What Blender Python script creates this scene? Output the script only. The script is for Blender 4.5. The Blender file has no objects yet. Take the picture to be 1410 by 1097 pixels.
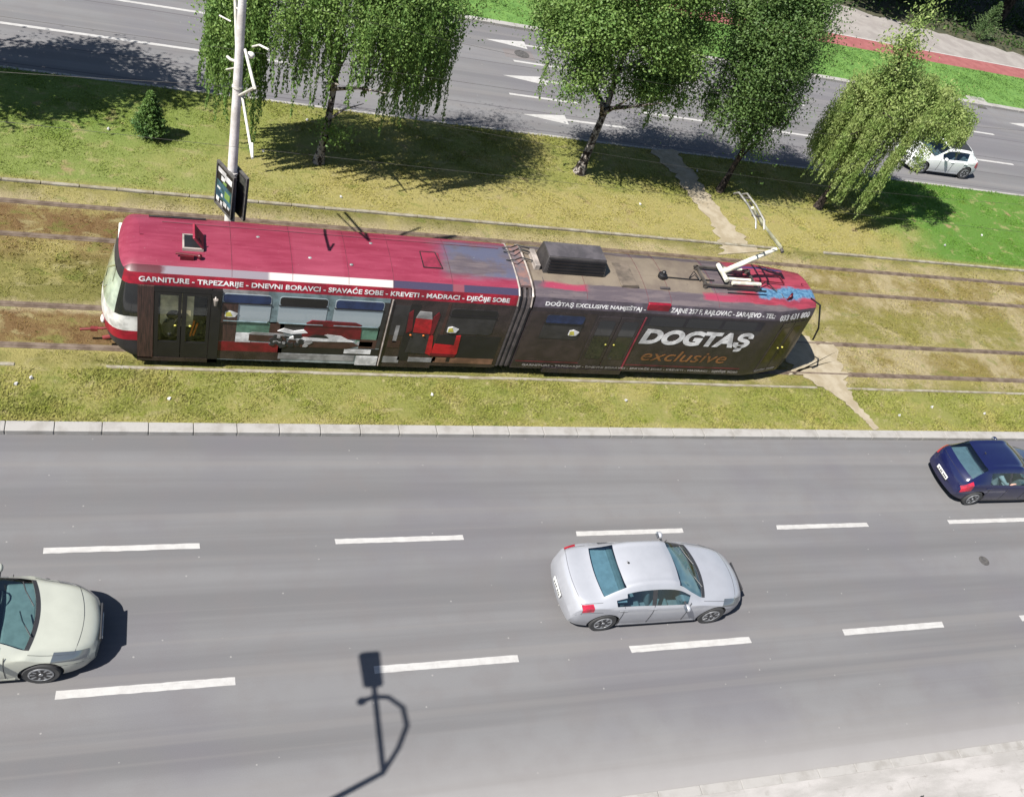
import bpy, bmesh, math, random
import numpy as np
from mathutils import Vector, Matrix
R_=math.radians
random.seed(7); rng=np.random.default_rng(11)
S=bpy.context.scene; COL=S.collection

# ------------------------------------------------------------ camera, light, exposure
cam=bpy.data.objects.new('camera',bpy.data.cameras.new('camera')); COL.objects.link(cam)
cr=Vector((0.93570877,-0.22406055,0.27248114)); cu_=Vector((-0.02041505,0.73670996,0.67590063)); cf=Vector((0.35218224,0.63800886,-0.68477176))
m4=Matrix.Identity(4)
for i in range(3): m4[i][0]=cr[i]; m4[i][1]=cu_[i]; m4[i][2]=-cf[i]
m4[0][3],m4[1][3],m4[2][3]=0,0,18.246
cam.matrix_world=m4; cam.data.sensor_fit='HORIZONTAL'; cam.data.sensor_width=36; cam.data.lens=36*1327.035/1410
cam.data.clip_start=.1; cam.data.clip_end=3000; S.camera=cam
SUN=Vector((-.716,-.277,1.0)).normalized()           # towards the sun
elev=math.asin(SUN.z); azim=math.atan2(SUN.x,SUN.y)
w=bpy.data.worlds.new('World'); S.world=w; w.use_nodes=True
nt=w.node_tree; bg=nt.nodes['Background']; sk=nt.nodes.new('ShaderNodeTexSky'); sk.sky_type='NISHITA'; sk.sun_disc=False
sk.sun_elevation=elev; sk.sun_rotation=azim; sk.altitude=500
nt.links.new(sk.outputs[0],bg.inputs[0]); bg.inputs[1].default_value=.047
sl=bpy.data.lights.new('sun','SUN'); sl.energy=4.5; sl.angle=R_(.5); sl.color=(1,.965,.90)
so=bpy.data.objects.new('sun',sl); COL.objects.link(so); so.rotation_euler=SUN.to_track_quat('Z','Y').to_euler(); so.location=(0,0,60)
S.view_settings.view_transform='Standard'; S.view_settings.look='None'; S.view_settings.gamma=1; S.view_settings.use_curve_mapping=False
S.view_settings.exposure=1.5
S.cycles.max_bounces=6; S.cycles.transparent_max_bounces=12

# ------------------------------------------------------------ helpers
def lin(r,g,b,k=1.0):
    f=lambda c:(c/12.92 if c<=.04045 else ((c+.055)/1.055)**2.4)
    return tuple(f(x/255.)*k for x in (r,g,b))
G3=1/2.9      # photographed sunlit value -> surface albedo
class NT:
    def __init__(s,name):
        s.m=bpy.data.materials.new(name); s.m.use_nodes=True; s.t=s.m.node_tree; s.b=s.t.nodes['Principled BSDF']; s.out=s.t.nodes['Material Output']
    def n(s,typ,**kw):
        x=s.t.nodes.new(typ)
        for k,v in kw.items(): setattr(x,k,v)
        return x
    def l(s,a,b): s.t.links.new(a,b)
    def put(s,inp,v):
        if hasattr(v,'is_output'): s.l(v,inp)
        else: inp.default_value=v
    def math(s,op,a,b=0.0,clamp=False):
        x=s.n('ShaderNodeMath',operation=op,use_clamp=clamp); s.put(x.inputs[0],a); s.put(x.inputs[1],b); return x.outputs[0]
    def step(s,v,a,b):      # smooth 0..1 between a and b
        x=s.n('ShaderNodeMapRange',interpolation_type='SMOOTHSTEP'); s.put(x.inputs[0],v)
        lo,hi=(a,b); x.inputs[1].default_value=lo; x.inputs[2].default_value=hi; return x.outputs[0]
    def band(s,v,a,b,e=.03):
        return s.math('MULTIPLY',s.step(v,a-e,a+e),s.math('SUBTRACT',1.0,s.step(v,b-e,b+e)))
    def mix(s,f,a,b):
        x=s.n('ShaderNodeMix',data_type='RGBA'); s.put(x.inputs[0],f)
        for i,v in ((6,a),(7,b)):
            s.put(x.inputs[i],v if hasattr(v,'is_output') else (*v[:3],1))
        return x.outputs[2]
    def pos(s): return s.n('ShaderNodeNewGeometry').outputs['Position']
    def obj(s): return s.n('ShaderNodeTexCoord').outputs['Object']
    def xyz(s,v):
        x=s.n('ShaderNodeSeparateXYZ'); s.l(v,x.inputs[0]); return x.outputs
    def scale(s,v,sc):
        x=s.n('ShaderNodeMapping'); s.l(v,x.inputs[0]); x.inputs['Scale'].default_value=sc; return x.outputs[0]
    def noise(s,v,scale,detail=4,rough=.6,dist=0):
        x=s.n('ShaderNodeTexNoise'); s.l(v,x.inputs['Vector']); x.inputs['Scale'].default_value=scale; x.inputs['Detail'].default_value=detail
        x.inputs['Roughness'].default_value=rough; x.inputs['Distortion'].default_value=dist; return x.outputs[0]
    def ramp(s,f,stops,interp='LINEAR'):
        x=s.n('ShaderNodeValToRGB'); r=x.color_ramp; r.interpolation=interp; s.put(x.inputs[0],f)
        while len(r.elements)<len(stops): r.elements.new(.5)
        for e,(p,c) in zip(r.elements,stops): e.position=p
        for e,(p,c) in zip(r.elements,stops): e.position=p; e.color=(*c[:3],1)
        return x.outputs[0]
    def bump(s,h,strength=.3,dist=.02):
        x=s.n('ShaderNodeBump'); s.l(h,x.inputs['Height']); x.inputs['Strength'].default_value=strength; x.inputs['Distance'].default_value=dist
        s.l(x.outputs[0],s.b.inputs['Normal'])
    def done(s,col,rough=.6,metal=0,spec=.5,coat=0):
        s.put(s.b.inputs['Base Color'],col if hasattr(col,'is_output') else (*col[:3],1)); s.put(s.b.inputs['Roughness'],rough)
        s.b.inputs['Metallic'].default_value=metal; s.b.inputs['Specular IOR Level'].default_value=spec
        s.b.inputs['Coat Weight'].default_value=coat; s.b.inputs['Coat Roughness'].default_value=.06
        return s.m
def mat(name,c,rough=.6,metal=0,c2=None,sc=6,bump=0,bsc=40,spec=.5,coat=0,lo=.35,hi=.65,obj=True,stretch=(1,1,1)):
    t=NT(name); v=t.obj() if obj else t.pos()
    if c2 is None: c2=tuple(x*.82 for x in c)
    if stretch!=(1,1,1): v=t.scale(v,stretch)
    n=t.step(t.noise(v,sc,5),lo,hi); col=t.mix(n,c,c2)
    if bump: t.bump(t.noise(v,bsc,4),bump)
    return t.done(col,rough,metal,spec,coat)
def glass(name,tint,gloss_rough=.03,refl=.09):
    t=NT(name); tr=t.n('ShaderNodeBsdfTransparent'); tr.inputs[0].default_value=(*tint,1)
    gl=t.n('ShaderNodeBsdfGlossy'); gl.inputs['Roughness'].default_value=gloss_rough; gl.inputs[0].default_value=(.9,.95,1,1)
    lw=t.n('ShaderNodeLayerWeight'); lw.inputs[0].default_value=.5
    f=t.math('ADD',t.math('MULTIPLY',t.math('POWER',lw.outputs['Facing'],5.0),.9),refl,True)
    mx=t.n('ShaderNodeMixShader'); t.l(f,mx.inputs[0]); t.l(tr.outputs[0],mx.inputs[1]); t.l(gl.outputs[0],mx.inputs[2]); t.l(mx.outputs[0],t.out.inputs[0]); return t.m

class MB:
    def __init__(s): s.v=[]; s.f=[]; s.mi=[]
    def add(s,vs,fs,mi=0):
        o=len(s.v); s.v+= [tuple(map(float,p)) for p in vs]; s.f+=[tuple(o+i for i in f) for f in fs]; s.mi+=[mi]*len(fs); return s
    def hexa(s,p,mi=0): return s.add(p,[(0,3,2,1),(4,5,6,7),(0,1,5,4),(1,2,6,5),(2,3,7,6),(3,0,4,7)],mi)
    def box(s,c,d,mi=0,rz=0):
        x,y,z=c; a,b,h=(k/2 for k in d); co,si=math.cos(rz),math.sin(rz)
        P=[(-a,-b,-h),(a,-b,-h),(a,b,-h),(-a,b,-h),(-a,-b,h),(a,-b,h),(a,b,h),(-a,b,h)]
        return s.hexa([(x+px*co-py*si,y+px*si+py*co,z+pz) for px,py,pz in P],mi)
    def span(s,x0,x1,y0,y1,z0,z1,mi=0): return s.box(((x0+x1)/2,(y0+y1)/2,(z0+z1)/2),(x1-x0,y1-y0,z1-z0),mi)
    def prism(s,poly,vec,mi=0):
        n=len(poly); q=[tuple(p[i]+vec[i] for i in range(3)) for p in poly]
        nn=Vector((0,0,0))
        for i in range(n):
            a,b=Vector(poly[i]),Vector(poly[(i+1)%n]); nn+=a.cross(b)
        if nn.dot(Vector(vec))>0: fs=[tuple(range(n-1,-1,-1)),tuple(range(n,2*n))]+[(i,(i+1)%n,n+(i+1)%n,n+i) for i in range(n)]
        else: fs=[tuple(range(n)),tuple(range(2*n-1,n-1,-1))]+[((i+1)%n,i,n+i,n+(i+1)%n) for i in range(n)]
        return s.add(list(poly)+q,fs,mi)
    def tube(s,path,r,n=8,mi=0):
        path=[Vector(p) for p in path]; k=len(path); rs=r if isinstance(r,(list,tuple)) else [r]*k; vs=[]; up=Vector((.13,.31,.94))
        for i,p in enumerate(path):
            d=(path[min(i+1,k-1)]-path[max(i-1,0)]).normalized()
            a=d.cross(up); a=a if a.length>.05 else d.cross(Vector((1,0,0))); a.normalize(); b=d.cross(a)
            vs+=[p+(a*math.cos(t)+b*math.sin(t))*rs[i] for t in [2*math.pi*j/n for j in range(n)]]
        fs=[(i*n+j,(i+1)*n+j,(i+1)*n+(j+1)%n,i*n+(j+1)%n) for i in range(k-1) for j in range(n)]
        fs+=[tuple(range(n)),tuple(range((k-1)*n+n-1,(k-1)*n-1,-1))]
        return s.add(vs,fs,mi)
    def lathe(s,prof,c,axis='z',n=20,mi=0,flip=False):
        vs=[];k=len(prof)
        for r,h in prof:
            for j in range(n):
                t=2*math.pi*j/n; a,b=r*math.cos(t),r*math.sin(t)
                vs.append({'z':(c[0]+a,c[1]+b,c[2]+h),'y':(c[0]+a,c[1]+h,c[2]-b),'x':(c[0]+h,c[1]+a,c[2]+b)}[axis])
        fs=[(i*n+j,i*n+(j+1)%n,(i+1)*n+(j+1)%n,(i+1)*n+j) for i in range(k-1) for j in range(n)]
        fs+=[tuple(range(n-1,-1,-1)),tuple(range((k-1)*n,k*n))]
        return s.add(vs,fs,mi)
    def ball(s,c,r,mi=0,n=10):
        rr=r if isinstance(r,(tuple,list)) else (r,)*3
        pr=[(max(.01,math.sin(math.pi*i/6)),-math.cos(math.pi*i/6)) for i in range(7)]
        o=len(s.v); s.lathe(pr,(0,0,0),'z',n,mi)
        for i in range(o,len(s.v)):
            a=s.v[i]; s.v[i]=(c[0]+a[0]*rr[0],c[1]+a[1]*rr[1],c[2]+a[2]*rr[2])
        return s
    def build(s,name,mats,parent=None,origin=(0,0,0),smooth=None,bev=0):
        used=sorted({i for f in s.f for i in f})
        if len(used)<len(s.v):
            mp={a:b for b,a in enumerate(used)}; s.v=[s.v[a] for a in used]; s.f=[tuple(mp[i] for i in f) for f in s.f]
        me=bpy.data.meshes.new(name); o=origin
        me.from_pydata([(p[0]-o[0],p[1]-o[1],p[2]-o[2]) for p in s.v],[],s.f)
        for mm in (mats if isinstance(mats,(list,tuple)) else [mats]): me.materials.append(mm)
        me.polygons.foreach_set('material_index',s.mi)
        me.update()
        if smooth: me.shade_smooth(); me.set_sharp_from_angle(angle=R_(smooth))
        ob=bpy.data.objects.new(name,me); COL.objects.link(ob)
        if parent: ob.parent=parent
        elif tuple(origin)!=(0,0,0): ob.location=origin
        if bev:
            b=ob.modifiers.new('bevel','BEVEL'); b.width=bev; b.segments=2; b.limit_method='ANGLE'; b.angle_limit=R_(40)
        return ob
def npmesh(name,V,F,mats,parent=None,smooth=False):
    me=bpy.data.meshes.new(name); V=np.asarray(V,np.float32); F=np.asarray(F,np.int32); k=F.shape[1]
    me.vertices.add(len(V)); me.vertices.foreach_set('co',V.ravel()); me.loops.add(F.size); me.loops.foreach_set('vertex_index',F.ravel())
    me.polygons.add(len(F)); me.polygons.foreach_set('loop_start',np.arange(0,F.size,k,dtype=np.int32)); me.polygons.foreach_set('loop_total',np.full(len(F),k,np.int32))
    me.update(calc_edges=True); me.materials.append(mats)
    ob=bpy.data.objects.new(name,me); COL.objects.link(ob)
    if parent: ob.parent=parent
    return ob
def empty(name,loc,label,cat,group=None,rz=0):
    o=bpy.data.objects.new(name,None); COL.objects.link(o); o.location=loc; o.rotation_euler=(0,0,rz); o.empty_display_size=.3
    return tag(o,label,cat,group)
def tag(o,label,cat,group=None):
    o['label']=label; o['category']=cat
    if group: o['group']=group
    return o
def struct(o,kind='structure'): o['kind']=kind; return o
def dup(root,loc,label=None,rz=0):
    r=root.copy(); COL.objects.link(r); r.location=loc; r.rotation_euler=(0,0,rz)
    if label: r['label']=label
    for ch in list(root.children):
        c=ch.copy(); COL.objects.link(c); c.parent=r
        for g in ch.children:
            d=g.copy(); COL.objects.link(d); d.parent=c
    return r
def text(name,s,parent,origin,p0,ex,ey,width,height,m,depth=.004,bold=0,shear=0):
    cu=bpy.data.curves.new(name,'FONT'); cu.body=s; cu.size=1; cu.extrude=.05; cu.offset=bold; cu.shear=shear; cu.resolution_u=4
    t=bpy.data.objects.new(name,cu); COL.objects.link(t); dg=bpy.context.evaluated_depsgraph_get()
    me=bpy.data.meshes.new_from_object(t.evaluated_get(dg)); bpy.data.objects.remove(t)
    n=len(me.vertices); a=np.empty(n*3,np.float32); me.vertices.foreach_get('co',a); a=a.reshape(-1,3)
    lo,hi=a.min(0),a.max(0); a=(a-lo)/(hi-lo)
    ex,ey=np.array(ex,float),np.array(ey,float); ez=np.cross(ex,ey)
    P=np.array(p0)-np.array(origin)+a[:,:1]*ex*width+a[:,1:2]*ey*height+a[:,2:]*ez*depth
    me.vertices.foreach_set('co',P.astype(np.float32).ravel()); me.materials.clear(); me.materials.append(m); me.update()
    o=bpy.data.objects.new(name,me); COL.objects.link(o); o.parent=parent; return o

# ------------------------------------------------------------ setting: materials
def ground_material(name,tuft=0.0):
    t=NT(name); p=t.pos(); X,Y,Z=t.xyz(p)
    n1=t.noise(p,.55,4,.6,.3); n2=t.noise(p,2.6,5,.65); n3=t.noise(p,14,5,.7); n1=t.math('ADD',n1,t.math('ADD',t.math('MULTIPLY',t.math('SUBTRACT',n3,.5),.30),t.math('MULTIPLY',t.math('SUBTRACT',n2,.5),.28)))
    Yd=t.math('ADD',Y,t.math('MULTIPLY',t.math('SUBTRACT',n2,.5),.75))
    dry=lin(202,190,122,G3); grn=lin(172,174,98,G3); lush=lin(120,166,74,G3); brown=lin(152,122,84,G3); brown2=lin(124,96,66,G3); sand=lin(214,196,156,G3); olive=lin(150,146,84,G3)
    y=lambda v:(v-15.5)/16.
    base=t.ramp(t.math('DIVIDE',t.math('SUBTRACT',Yd,15.5),16.0),[(y(15.8),dry),(y(16.3),grn),(y(17.5),grn),(y(17.9),olive),(y(18.35),dry),(y(18.5),brown),(y(19.5),brown),
        (y(19.75),sand),(y(20.15),olive),(y(21.3),olive),(y(22.3),brown),(y(23.8),brown),(y(24.1),sand),(y(24.8),olive),(y(25.1),dry),(y(27),dry),(y(28),grn),(y(31.4),grn)])
    # patches of dry turf, bare soil and fresh green
    c=t.mix(t.math('MULTIPLY',t.step(n1,.46,.66),.75),base,dry)
    side=t.math('MULTIPLY',t.band(Y,17.9,24.6,.2),1.0)
    c=t.mix(t.math('MULTIPLY',t.math('MULTIPLY',t.step(n1,.50,.62),side),t.step(X,2,20)),c,sand)
    c=t.mix(t.math('MULTIPLY',t.math('MULTIPLY',t.step(n2,.46,.62),t.math('MULTIPLY',t.math('ADD',t.band(Y,18.45,19.6,.12),t.band(Y,22.4,23.95,.12),True),t.step(X,16,8))),.85),c,t.mix(t.step(n3,.42,.6),lin(112,82,54,G3),lin(158,122,82,G3)))
    lawn=t.step(Y,24.9,25.4)
    lf=t.math('MULTIPLY',lawn,t.math('ADD',t.step(t.math('ADD',X,t.math('MULTIPLY',n1,6)),29,34),t.math('MULTIPLY',t.step(t.math('ADD',t.math('MULTIPLY',X,-1),t.math('MULTIPLY',n1,9)),-2,7),.6),True),True)
    c=t.mix(t.math('MULTIPLY',t.math('MULTIPLY',side,t.step(X,12,20)),.62),c,t.mix(t.step(n1,.4,.6),lin(176,166,96,G3),lin(206,190,148,G3)))
    c=t.mix(lf,c,lush)
    verge=t.band(Y,15.9,17.8,.2)
    c=t.mix(t.math('MULTIPLY',verge,t.step(n2,.54,.68)),c,lin(158,166,78,G3))
    c=t.mix(t.math('MULTIPLY',verge,t.step(n2,.42,.30)),c,lin(212,200,146,G3))
    c=t.mix(t.math('MULTIPLY',t.band(Y,25.3,30.6,.4),t.step(t.noise(p,.95,4,.65),.60,.72)),c,lin(198,176,132,G3)); c=t.mix(t.math('MULTIPLY',t.step(n3,.42,.74),.55),c,t.mix(.5,c,lin(92,92,42,G3)))
    c=t.mix(t.math('MULTIPLY',t.step(n3,.40,.24),.5),c,lin(206,196,134,G3))
    st=t.noise(t.scale(p,(1,1.6,1)),1.5,5,.65,.6); c=t.mix(t.math('MULTIPLY',t.step(st,.54,.68),.6),c,lin(206,194,142,G3)); c=t.mix(t.math('MULTIPLY',t.step(st,.44,.33),.45),c,lin(128,146,66,G3))
    if tuft:
        vm=t.n('ShaderNodeVectorMath',operation='MULTIPLY'); t.l(c,vm.inputs[0]); vm.inputs[1].default_value=(1.42,1.46,1.25); c=vm.outputs[0]
    else: t.bump(t.math('ADD',n3,t.math('MULTIPLY',t.noise(p,45,4,.7),.6)),.9,.05)
    m=t.done(c,.92,0,.1)
    if tuft:
        tl=t.n('ShaderNodeBsdfTranslucent'); t.l(c,tl.inputs[0]); mx=t.n('ShaderNodeMixShader'); mx.inputs[0].default_value=.35
        t.l(t.b.outputs[0],mx.inputs[1]); t.l(tl.outputs[0],mx.inputs[2]); t.l(mx.outputs[0],t.out.inputs[0])
    return m
def asphalt(name,base=(166,162,165),seam=()):
    t=NT(name); p=t.pos(); X,Y,Z=t.xyz(p)
    st=t.noise(t.scale(p,(.035,1.05,1)),1.0,4,.55); fine=t.noise(p,60,4,.75); mid=t.noise(p,1.3,5,.6); big=t.noise(p,.18,3)
    c=t.mix(t.step(st,.36,.64),lin(*[b-12 for b in base],G3),lin(*[b+7 for b in base],G3))
    c=t.mix(t.math('MULTIPLY',t.step(mid,.4,.7),.35),c,lin(base[0]-5,base[1]-10,base[2]-12,G3))
    c=t.mix(t.math('MULTIPLY',t.step(big,.45,.65),.4),c,lin(base[0]-14,base[1]-16,base[2]-8,G3))
    vo=t.n('ShaderNodeTexVoronoi'); t.l(p,vo.inputs['Vector']); vo.inputs['Scale'].default_value=2.3
    c=t.mix(t.math('MULTIPLY',t.step(vo.outputs['Distance'],.055,.03),.6),c,lin(215,212,208,G3))
    c=t.mix(t.math('MULTIPLY',t.step(fine,.35,.7),.45),c,t.mix(.5,c,lin(95,92,96,G3)))
    c=t.mix(t.math('MULTIPLY',t.step(t.noise(p,30,3,.8),.68,.76),.45),c,lin(225,222,218,G3))
    c=t.mix(t.math('MULTIPLY',t.step(t.math('ADD',Y,t.math('MULTIPLY',mid,.35)),8.0,5.7),.8),c,lin(206,202,200,G3))
    tr=t.noise(t.scale(p,(.012,2.6,1)),1.0,3,.5); c=t.mix(t.math('MULTIPLY',t.step(tr,.52,.66),.4),c,lin(base[0]+10,base[1]+7,base[2]+4,G3))
    for y0 in seam: c=t.mix(t.math('MULTIPLY',t.band(t.math('ADD',Y,t.math('MULTIPLY',mid,.05)),y0,y0+.045,.012),.75),c,lin(104,98,104,G3))
    t.bump(fine,.25,.01)
    return t.done(c,.85,0,.25)
M_ground=ground_material('dry_turf'); M_tuft=ground_material('turf_blades',.22)
M_road=asphalt('asphalt',(150,149,151)); M_road2=asphalt('far_asphalt',(154,153,155),seam=(31.35,32.75,36.3))
def worn_paint():
    t=NT('worn_road_paint'); p=t.pos(); a=t.noise(p,5,5,.6); f=t.noise(p,42,4,.75); l=t.noise(t.scale(p,(.3,6,1)),3,4)
    c=t.mix(t.step(a,.35,.7),lin(236,234,232,G3),lin(222,219,217,G3)); c=t.mix(t.math('MULTIPLY',t.step(f,.56,.72),.45),c,lin(160,157,158,G3)); c=t.mix(t.math('MULTIPLY',t.step(l,.55,.7),.35),c,lin(176,173,172,G3))
    return t.done(c,.75,0,.3)
M_mark=worn_paint()
M_kerb=mat('kerb_concrete',lin(208,204,200,G3),.85,0,lin(184,179,173,G3),2.3,.5,45,obj=False,lo=.42,hi=.72)
M_curb2=mat('weathered_curb',lin(196,188,170,G3),.9,0,lin(160,148,122,G3),3,.5,40,obj=False)
def dusty_pavement():
    t=NT('pale_pavement'); p=t.pos(); X,Y,Z=t.xyz(p); a=t.noise(t.scale(p,(.5,1.5,1)),.9,5,.65); d=t.noise(p,3.2,5,.65); f=t.noise(p,40,4,.7)
    c=t.mix(t.step(a,.36,.62),lin(226,221,218,G3),lin(198,194,190,G3)); c=t.mix(t.math('MULTIPLY',t.step(d,.58,.74),.5),c,lin(164,158,150,G3)); c=t.mix(t.math('MULTIPLY',t.step(f,.55,.75),.3),c,lin(176,172,168,G3))
    br=t.n('ShaderNodeTexBrick'); t.l(p,br.inputs['Vector']); br.inputs['Scale'].default_value=1; br.inputs['Mortar Size'].default_value=.012; br.inputs['Brick Width'].default_value=1.2; br.inputs['Row Height'].default_value=.62; br.offset=.5
    br.inputs['Color1'].default_value=(0,0,0,1); br.inputs['Color2'].default_value=(0,0,0,1); br.inputs['Mortar'].default_value=(1,1,1,1)
    c=t.mix(t.math('MULTIPLY',t.math('MULTIPLY',br.outputs['Fac'],t.step(d,.45,.6)),.2),c,lin(140,134,126,G3)); t.bump(f,.3,.02); return t.done(c,.9,0,.2)
M_pave=dusty_pavement()
M_pave2=mat('footway_asphalt',lin(196,189,184,G3),.9,0,lin(178,170,166,G3),1.1,.3,35,obj=False)
M_bike=mat('red_cycle_asphalt',lin(196,118,116,G3),.85,0,lin(178,100,100,G3),2,.3,40,obj=False)
M_far=mat('lush_grass',lin(128,176,76,G3),.95,0,lin(104,154,60,G3),2.5,.8,25,obj=False)
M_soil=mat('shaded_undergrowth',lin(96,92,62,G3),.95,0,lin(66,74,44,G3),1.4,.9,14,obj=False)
M_sand=mat('trodden_earth',lin(214,200,174,G3),.95,0,lin(192,176,146,G3),2.2,.6,30,obj=False)
M_rail=mat('rail_steel',lin(168,148,130,G3),.55,.2,lin(128,108,92,G3),3,.2,40,obj=False)
M_conc=mat('pole_concrete',lin(226,222,220,.62),.8,0,lin(202,196,192,.58),3,.3,30)
M_white=mat('white_enamel',lin(232,230,222,.62),.45,0,lin(205,200,190,.6),8)
M_black=mat('black_rubber',(.018,.018,.02),.6,0,(.03,.03,.03),10)
M_iron=mat('cast_iron',(.05,.047,.047),.7,.3,(.08,.075,.07),12,.3,60)

# ------------------------------------------------------------ setting: ground, roads
RZ=-.10
struct(MB().add([(-900,-900,-.16),(900,-900,-.16),(900,900,-.16),(-900,900,-.16)],[(0,1,2,3)]).build('ground',M_soil))
def sheet(name,x0,x1,y0,y1,z,m,nx=1):
    return struct(MB().add([(x0,y0,z),(x1,y0,z),(x1,y1,z),(x0,y1,z)],[(0,1,2,3)]).build(name,m))
sheet('near_road',-250,300,6.05,15.68,RZ,M_road); sheet('far_road',-250,300,30.93,39.72,RZ,M_road2)
# the tram reserve is a slightly uneven sheet of turf
xs=np.concatenate([[-250,-60],np.arange(-14,62,.5),[90,300]]); ys=np.concatenate([np.arange(15.9,30.9,.3),[30.97]])
gv=[];gf=[]
for j,yy in enumerate(ys):
    for i,xx in enumerate(xs):
        e=0 if (j==0 or 17.3<yy<25.2) else (random.random()-.5)*.03
        gv.append((xx,yy,e if j<len(ys)-1 else -.06))
nx=len(xs)
gf=[(j*nx+i,j*nx+i+1,(j+1)*nx+i+1,(j+1)*nx+i) for j in range(len(ys)-1) for i in range(nx-1)]
struct(MB().add(gv,gf).build('reserve_turf',M_ground,smooth=60))
k=MB()
for i in range(-40,75):
    k.span(i+.006,i+.994,15.66,15.96,RZ-.05,.03+random.random()*.006)
struct(k.build('kerb',M_kerb,bev=.015))
k=MB()
for i in range(-40,110):
    if 19<i<24 and random.random()<.4: continue
    k.span(i+.01,i+.99,24.88,25.0,-.05,.05+random.random()*.012)
struct(k.build('track_edging',M_curb2,bev=.01))
k=MB()
for i in range(-30,75):
    if i in (-2,-3,-5,20): continue
    k.span(i,i+1,17.70+random.random()*.02,17.80,-.05,.015+random.random()*.012)
struct(k.build('concrete_edging',M_curb2))
k=MB()
for i in range(-60,120): k.span(i+.005,i+.995,30.9,31.02,RZ-.05,-.03)
struct(k.build('flush_kerb',M_kerb))
k=MB()
for i in range(-60,120): k.span(i+.008,i+.992,39.7,40.02,RZ-.05,.02+random.random()*.01)
struct(k.build('far_kerb',M_kerb,bev=.015))
k=MB()
for i in range(-40,75): k.span(i+.004,i+.996,5.86,6.07,RZ-.05,-.06+random.random()*.008)
struct(k.build('pavement_kerb',M_kerb,bev=.012))
sheet('pavement',-250,300,-40,5.87,-.07,M_pave)
sheet('far_grass',-250,300,39.95,44.1,.0,M_far); sheet('cycle_path',-250,300,44.07,45.5,.004,M_bike)
sheet('cycle_path_edge_line',-250,300,45.42,45.52,.008,M_mark)
edge=[(x,50.3-.16*(x-34)+random.uniform(-.25,.25),0.006) for x in np.arange(26,66,.7)]
struct(MB().add([(66,45.5,.006),(26,45.5,.006)]+edge,[tuple(range(len(edge)+1,-1,-1))]).build('footway',M_pave2))
sheet('undergrowth_floor',-250,300,44.0,140,-.004,M_soil)
# road markings
k=MB()
def dash(x0,x1,yc,wd=.13):
    if x1<-12 or x0>62: n=1
    else: n=max(2,int((x1-x0)/.14))
    x0+=random.uniform(-.03,.03); J=lambda: random.uniform(-.005,.005); P=[]
    for i in range(n+1):
        x=x0+(x1-x0)*i/n; e=.02 if i in (0,n) else 0; P+=[(x+e*random.uniform(-1,1),yc-wd/2+J(),RZ+.004),(x+e*random.uniform(-1,1),yc+wd/2+J(),RZ+.004)]
    k.add(P,[(2*i,2*i+2,2*i+3,2*i+1) for i in range(n)])
for i in range(-8,20):
    dash(-1.98+6*i,1.10+6*i,12.52,.14); dash(-1.52+6*i,1.72+6*i,9.29,.17)
for i in range(-1,15):
    if i>=1: dash(1.35+6*i,4.35+6*i,33.87,.14)
    if i>=1: dash(2.2+6*i,5.1+6*i,36.70,.14)
dash(-80,4.8,33.84,.15); dash(-80,2.6,36.70,.15)
for (tx,yc) in ((13.55,32.42),(13.38,35.32),(13.25,38.27)):
    for ox in (0,30):
        z=RZ+.0045
        k.add([(tx+ox,yc,z),(tx+ox+1.9,yc-.34,z),(tx+ox+1.9,yc+.34,z)],[(0,1,2)])
        k.add([(tx+ox+1.9,yc-.07,z),(tx+ox+4.6,yc-.07,z),(tx+ox+4.6,yc+.07,z),(tx+ox+1.9,yc+.07,z)],[(0,1,2,3)])
struct(k.build('road_markings',M_mark))
# trodden paths
def ragged(name,cl,z,m):
    L=[];Rr=[]
    pts=[Vector((a,b,0)) for a,b,_ in cl]; fine=[]
    for i in range(len(cl)-1):
        for q in range(8):
            f=q/8; fine.append((pts[i].lerp(pts[i+1],f),cl[i][2]*(1-f)+cl[i+1][2]*f))
    fine.append((pts[-1],cl[-1][2]))
    for i,(p,wd) in enumerate(fine):
        a=fine[max(i-1,0)][0]; b=fine[min(i+1,len(fine)-1)][0]; d=(b-a).normalized(); nn=Vector((-d.y,d.x,0))
        L.append(p+nn*wd*(.5+random.uniform(-.14,.14))); Rr.append(p-nn*wd*(.5+random.uniform(-.14,.14)))
    n=len(L); return struct(MB().add([(q.x,q.y,z) for q in L+Rr],[(i,n+i,n+i+1,i+1) for i in range(n-1)]).build(name,m))
ragged('trodden_path',[(19.2,30.9,1.3),(19.6,29.3,1.0),(19.8,27.5,.95),(20.0,26.2,.9),(20.1,25.0,1.4),(20.2,24.5,2.4)],.022,M_sand)
ragged('trodden_path',[(19.9,19.75,1.6),(20.5,18.9,2.6),(20.75,18.0,1.2),(20.95,17.2,.42),(21.2,16.5,.34),(21.35,16.0,.25)],.026,M_sand)
# rails, four of them
rl=['steel rail nearest the asphalt carriageway, running under the tram','second steel rail from the carriageway, under the far side of the tram',
    'steel rail of the empty track, on the side next to the tram','steel rail of the empty track, beside the lawn edging']
for yy,lb in zip((18.40,19.845,22.59,24.02),rl):
    r=MB(); r.span(-120,200,yy-.035,yy+.035,-.02,.028); r.span(-120,200,yy-.10,yy-.045,-.02,.012); r.span(-120,200,yy+.045,yy+.10,-.02,.012); r.span(-120,200,yy-.06,yy+.06,-.02,.016)
    tag(r.build('rail',M_rail),lb,'rail','tram rails in the turf')
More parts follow.
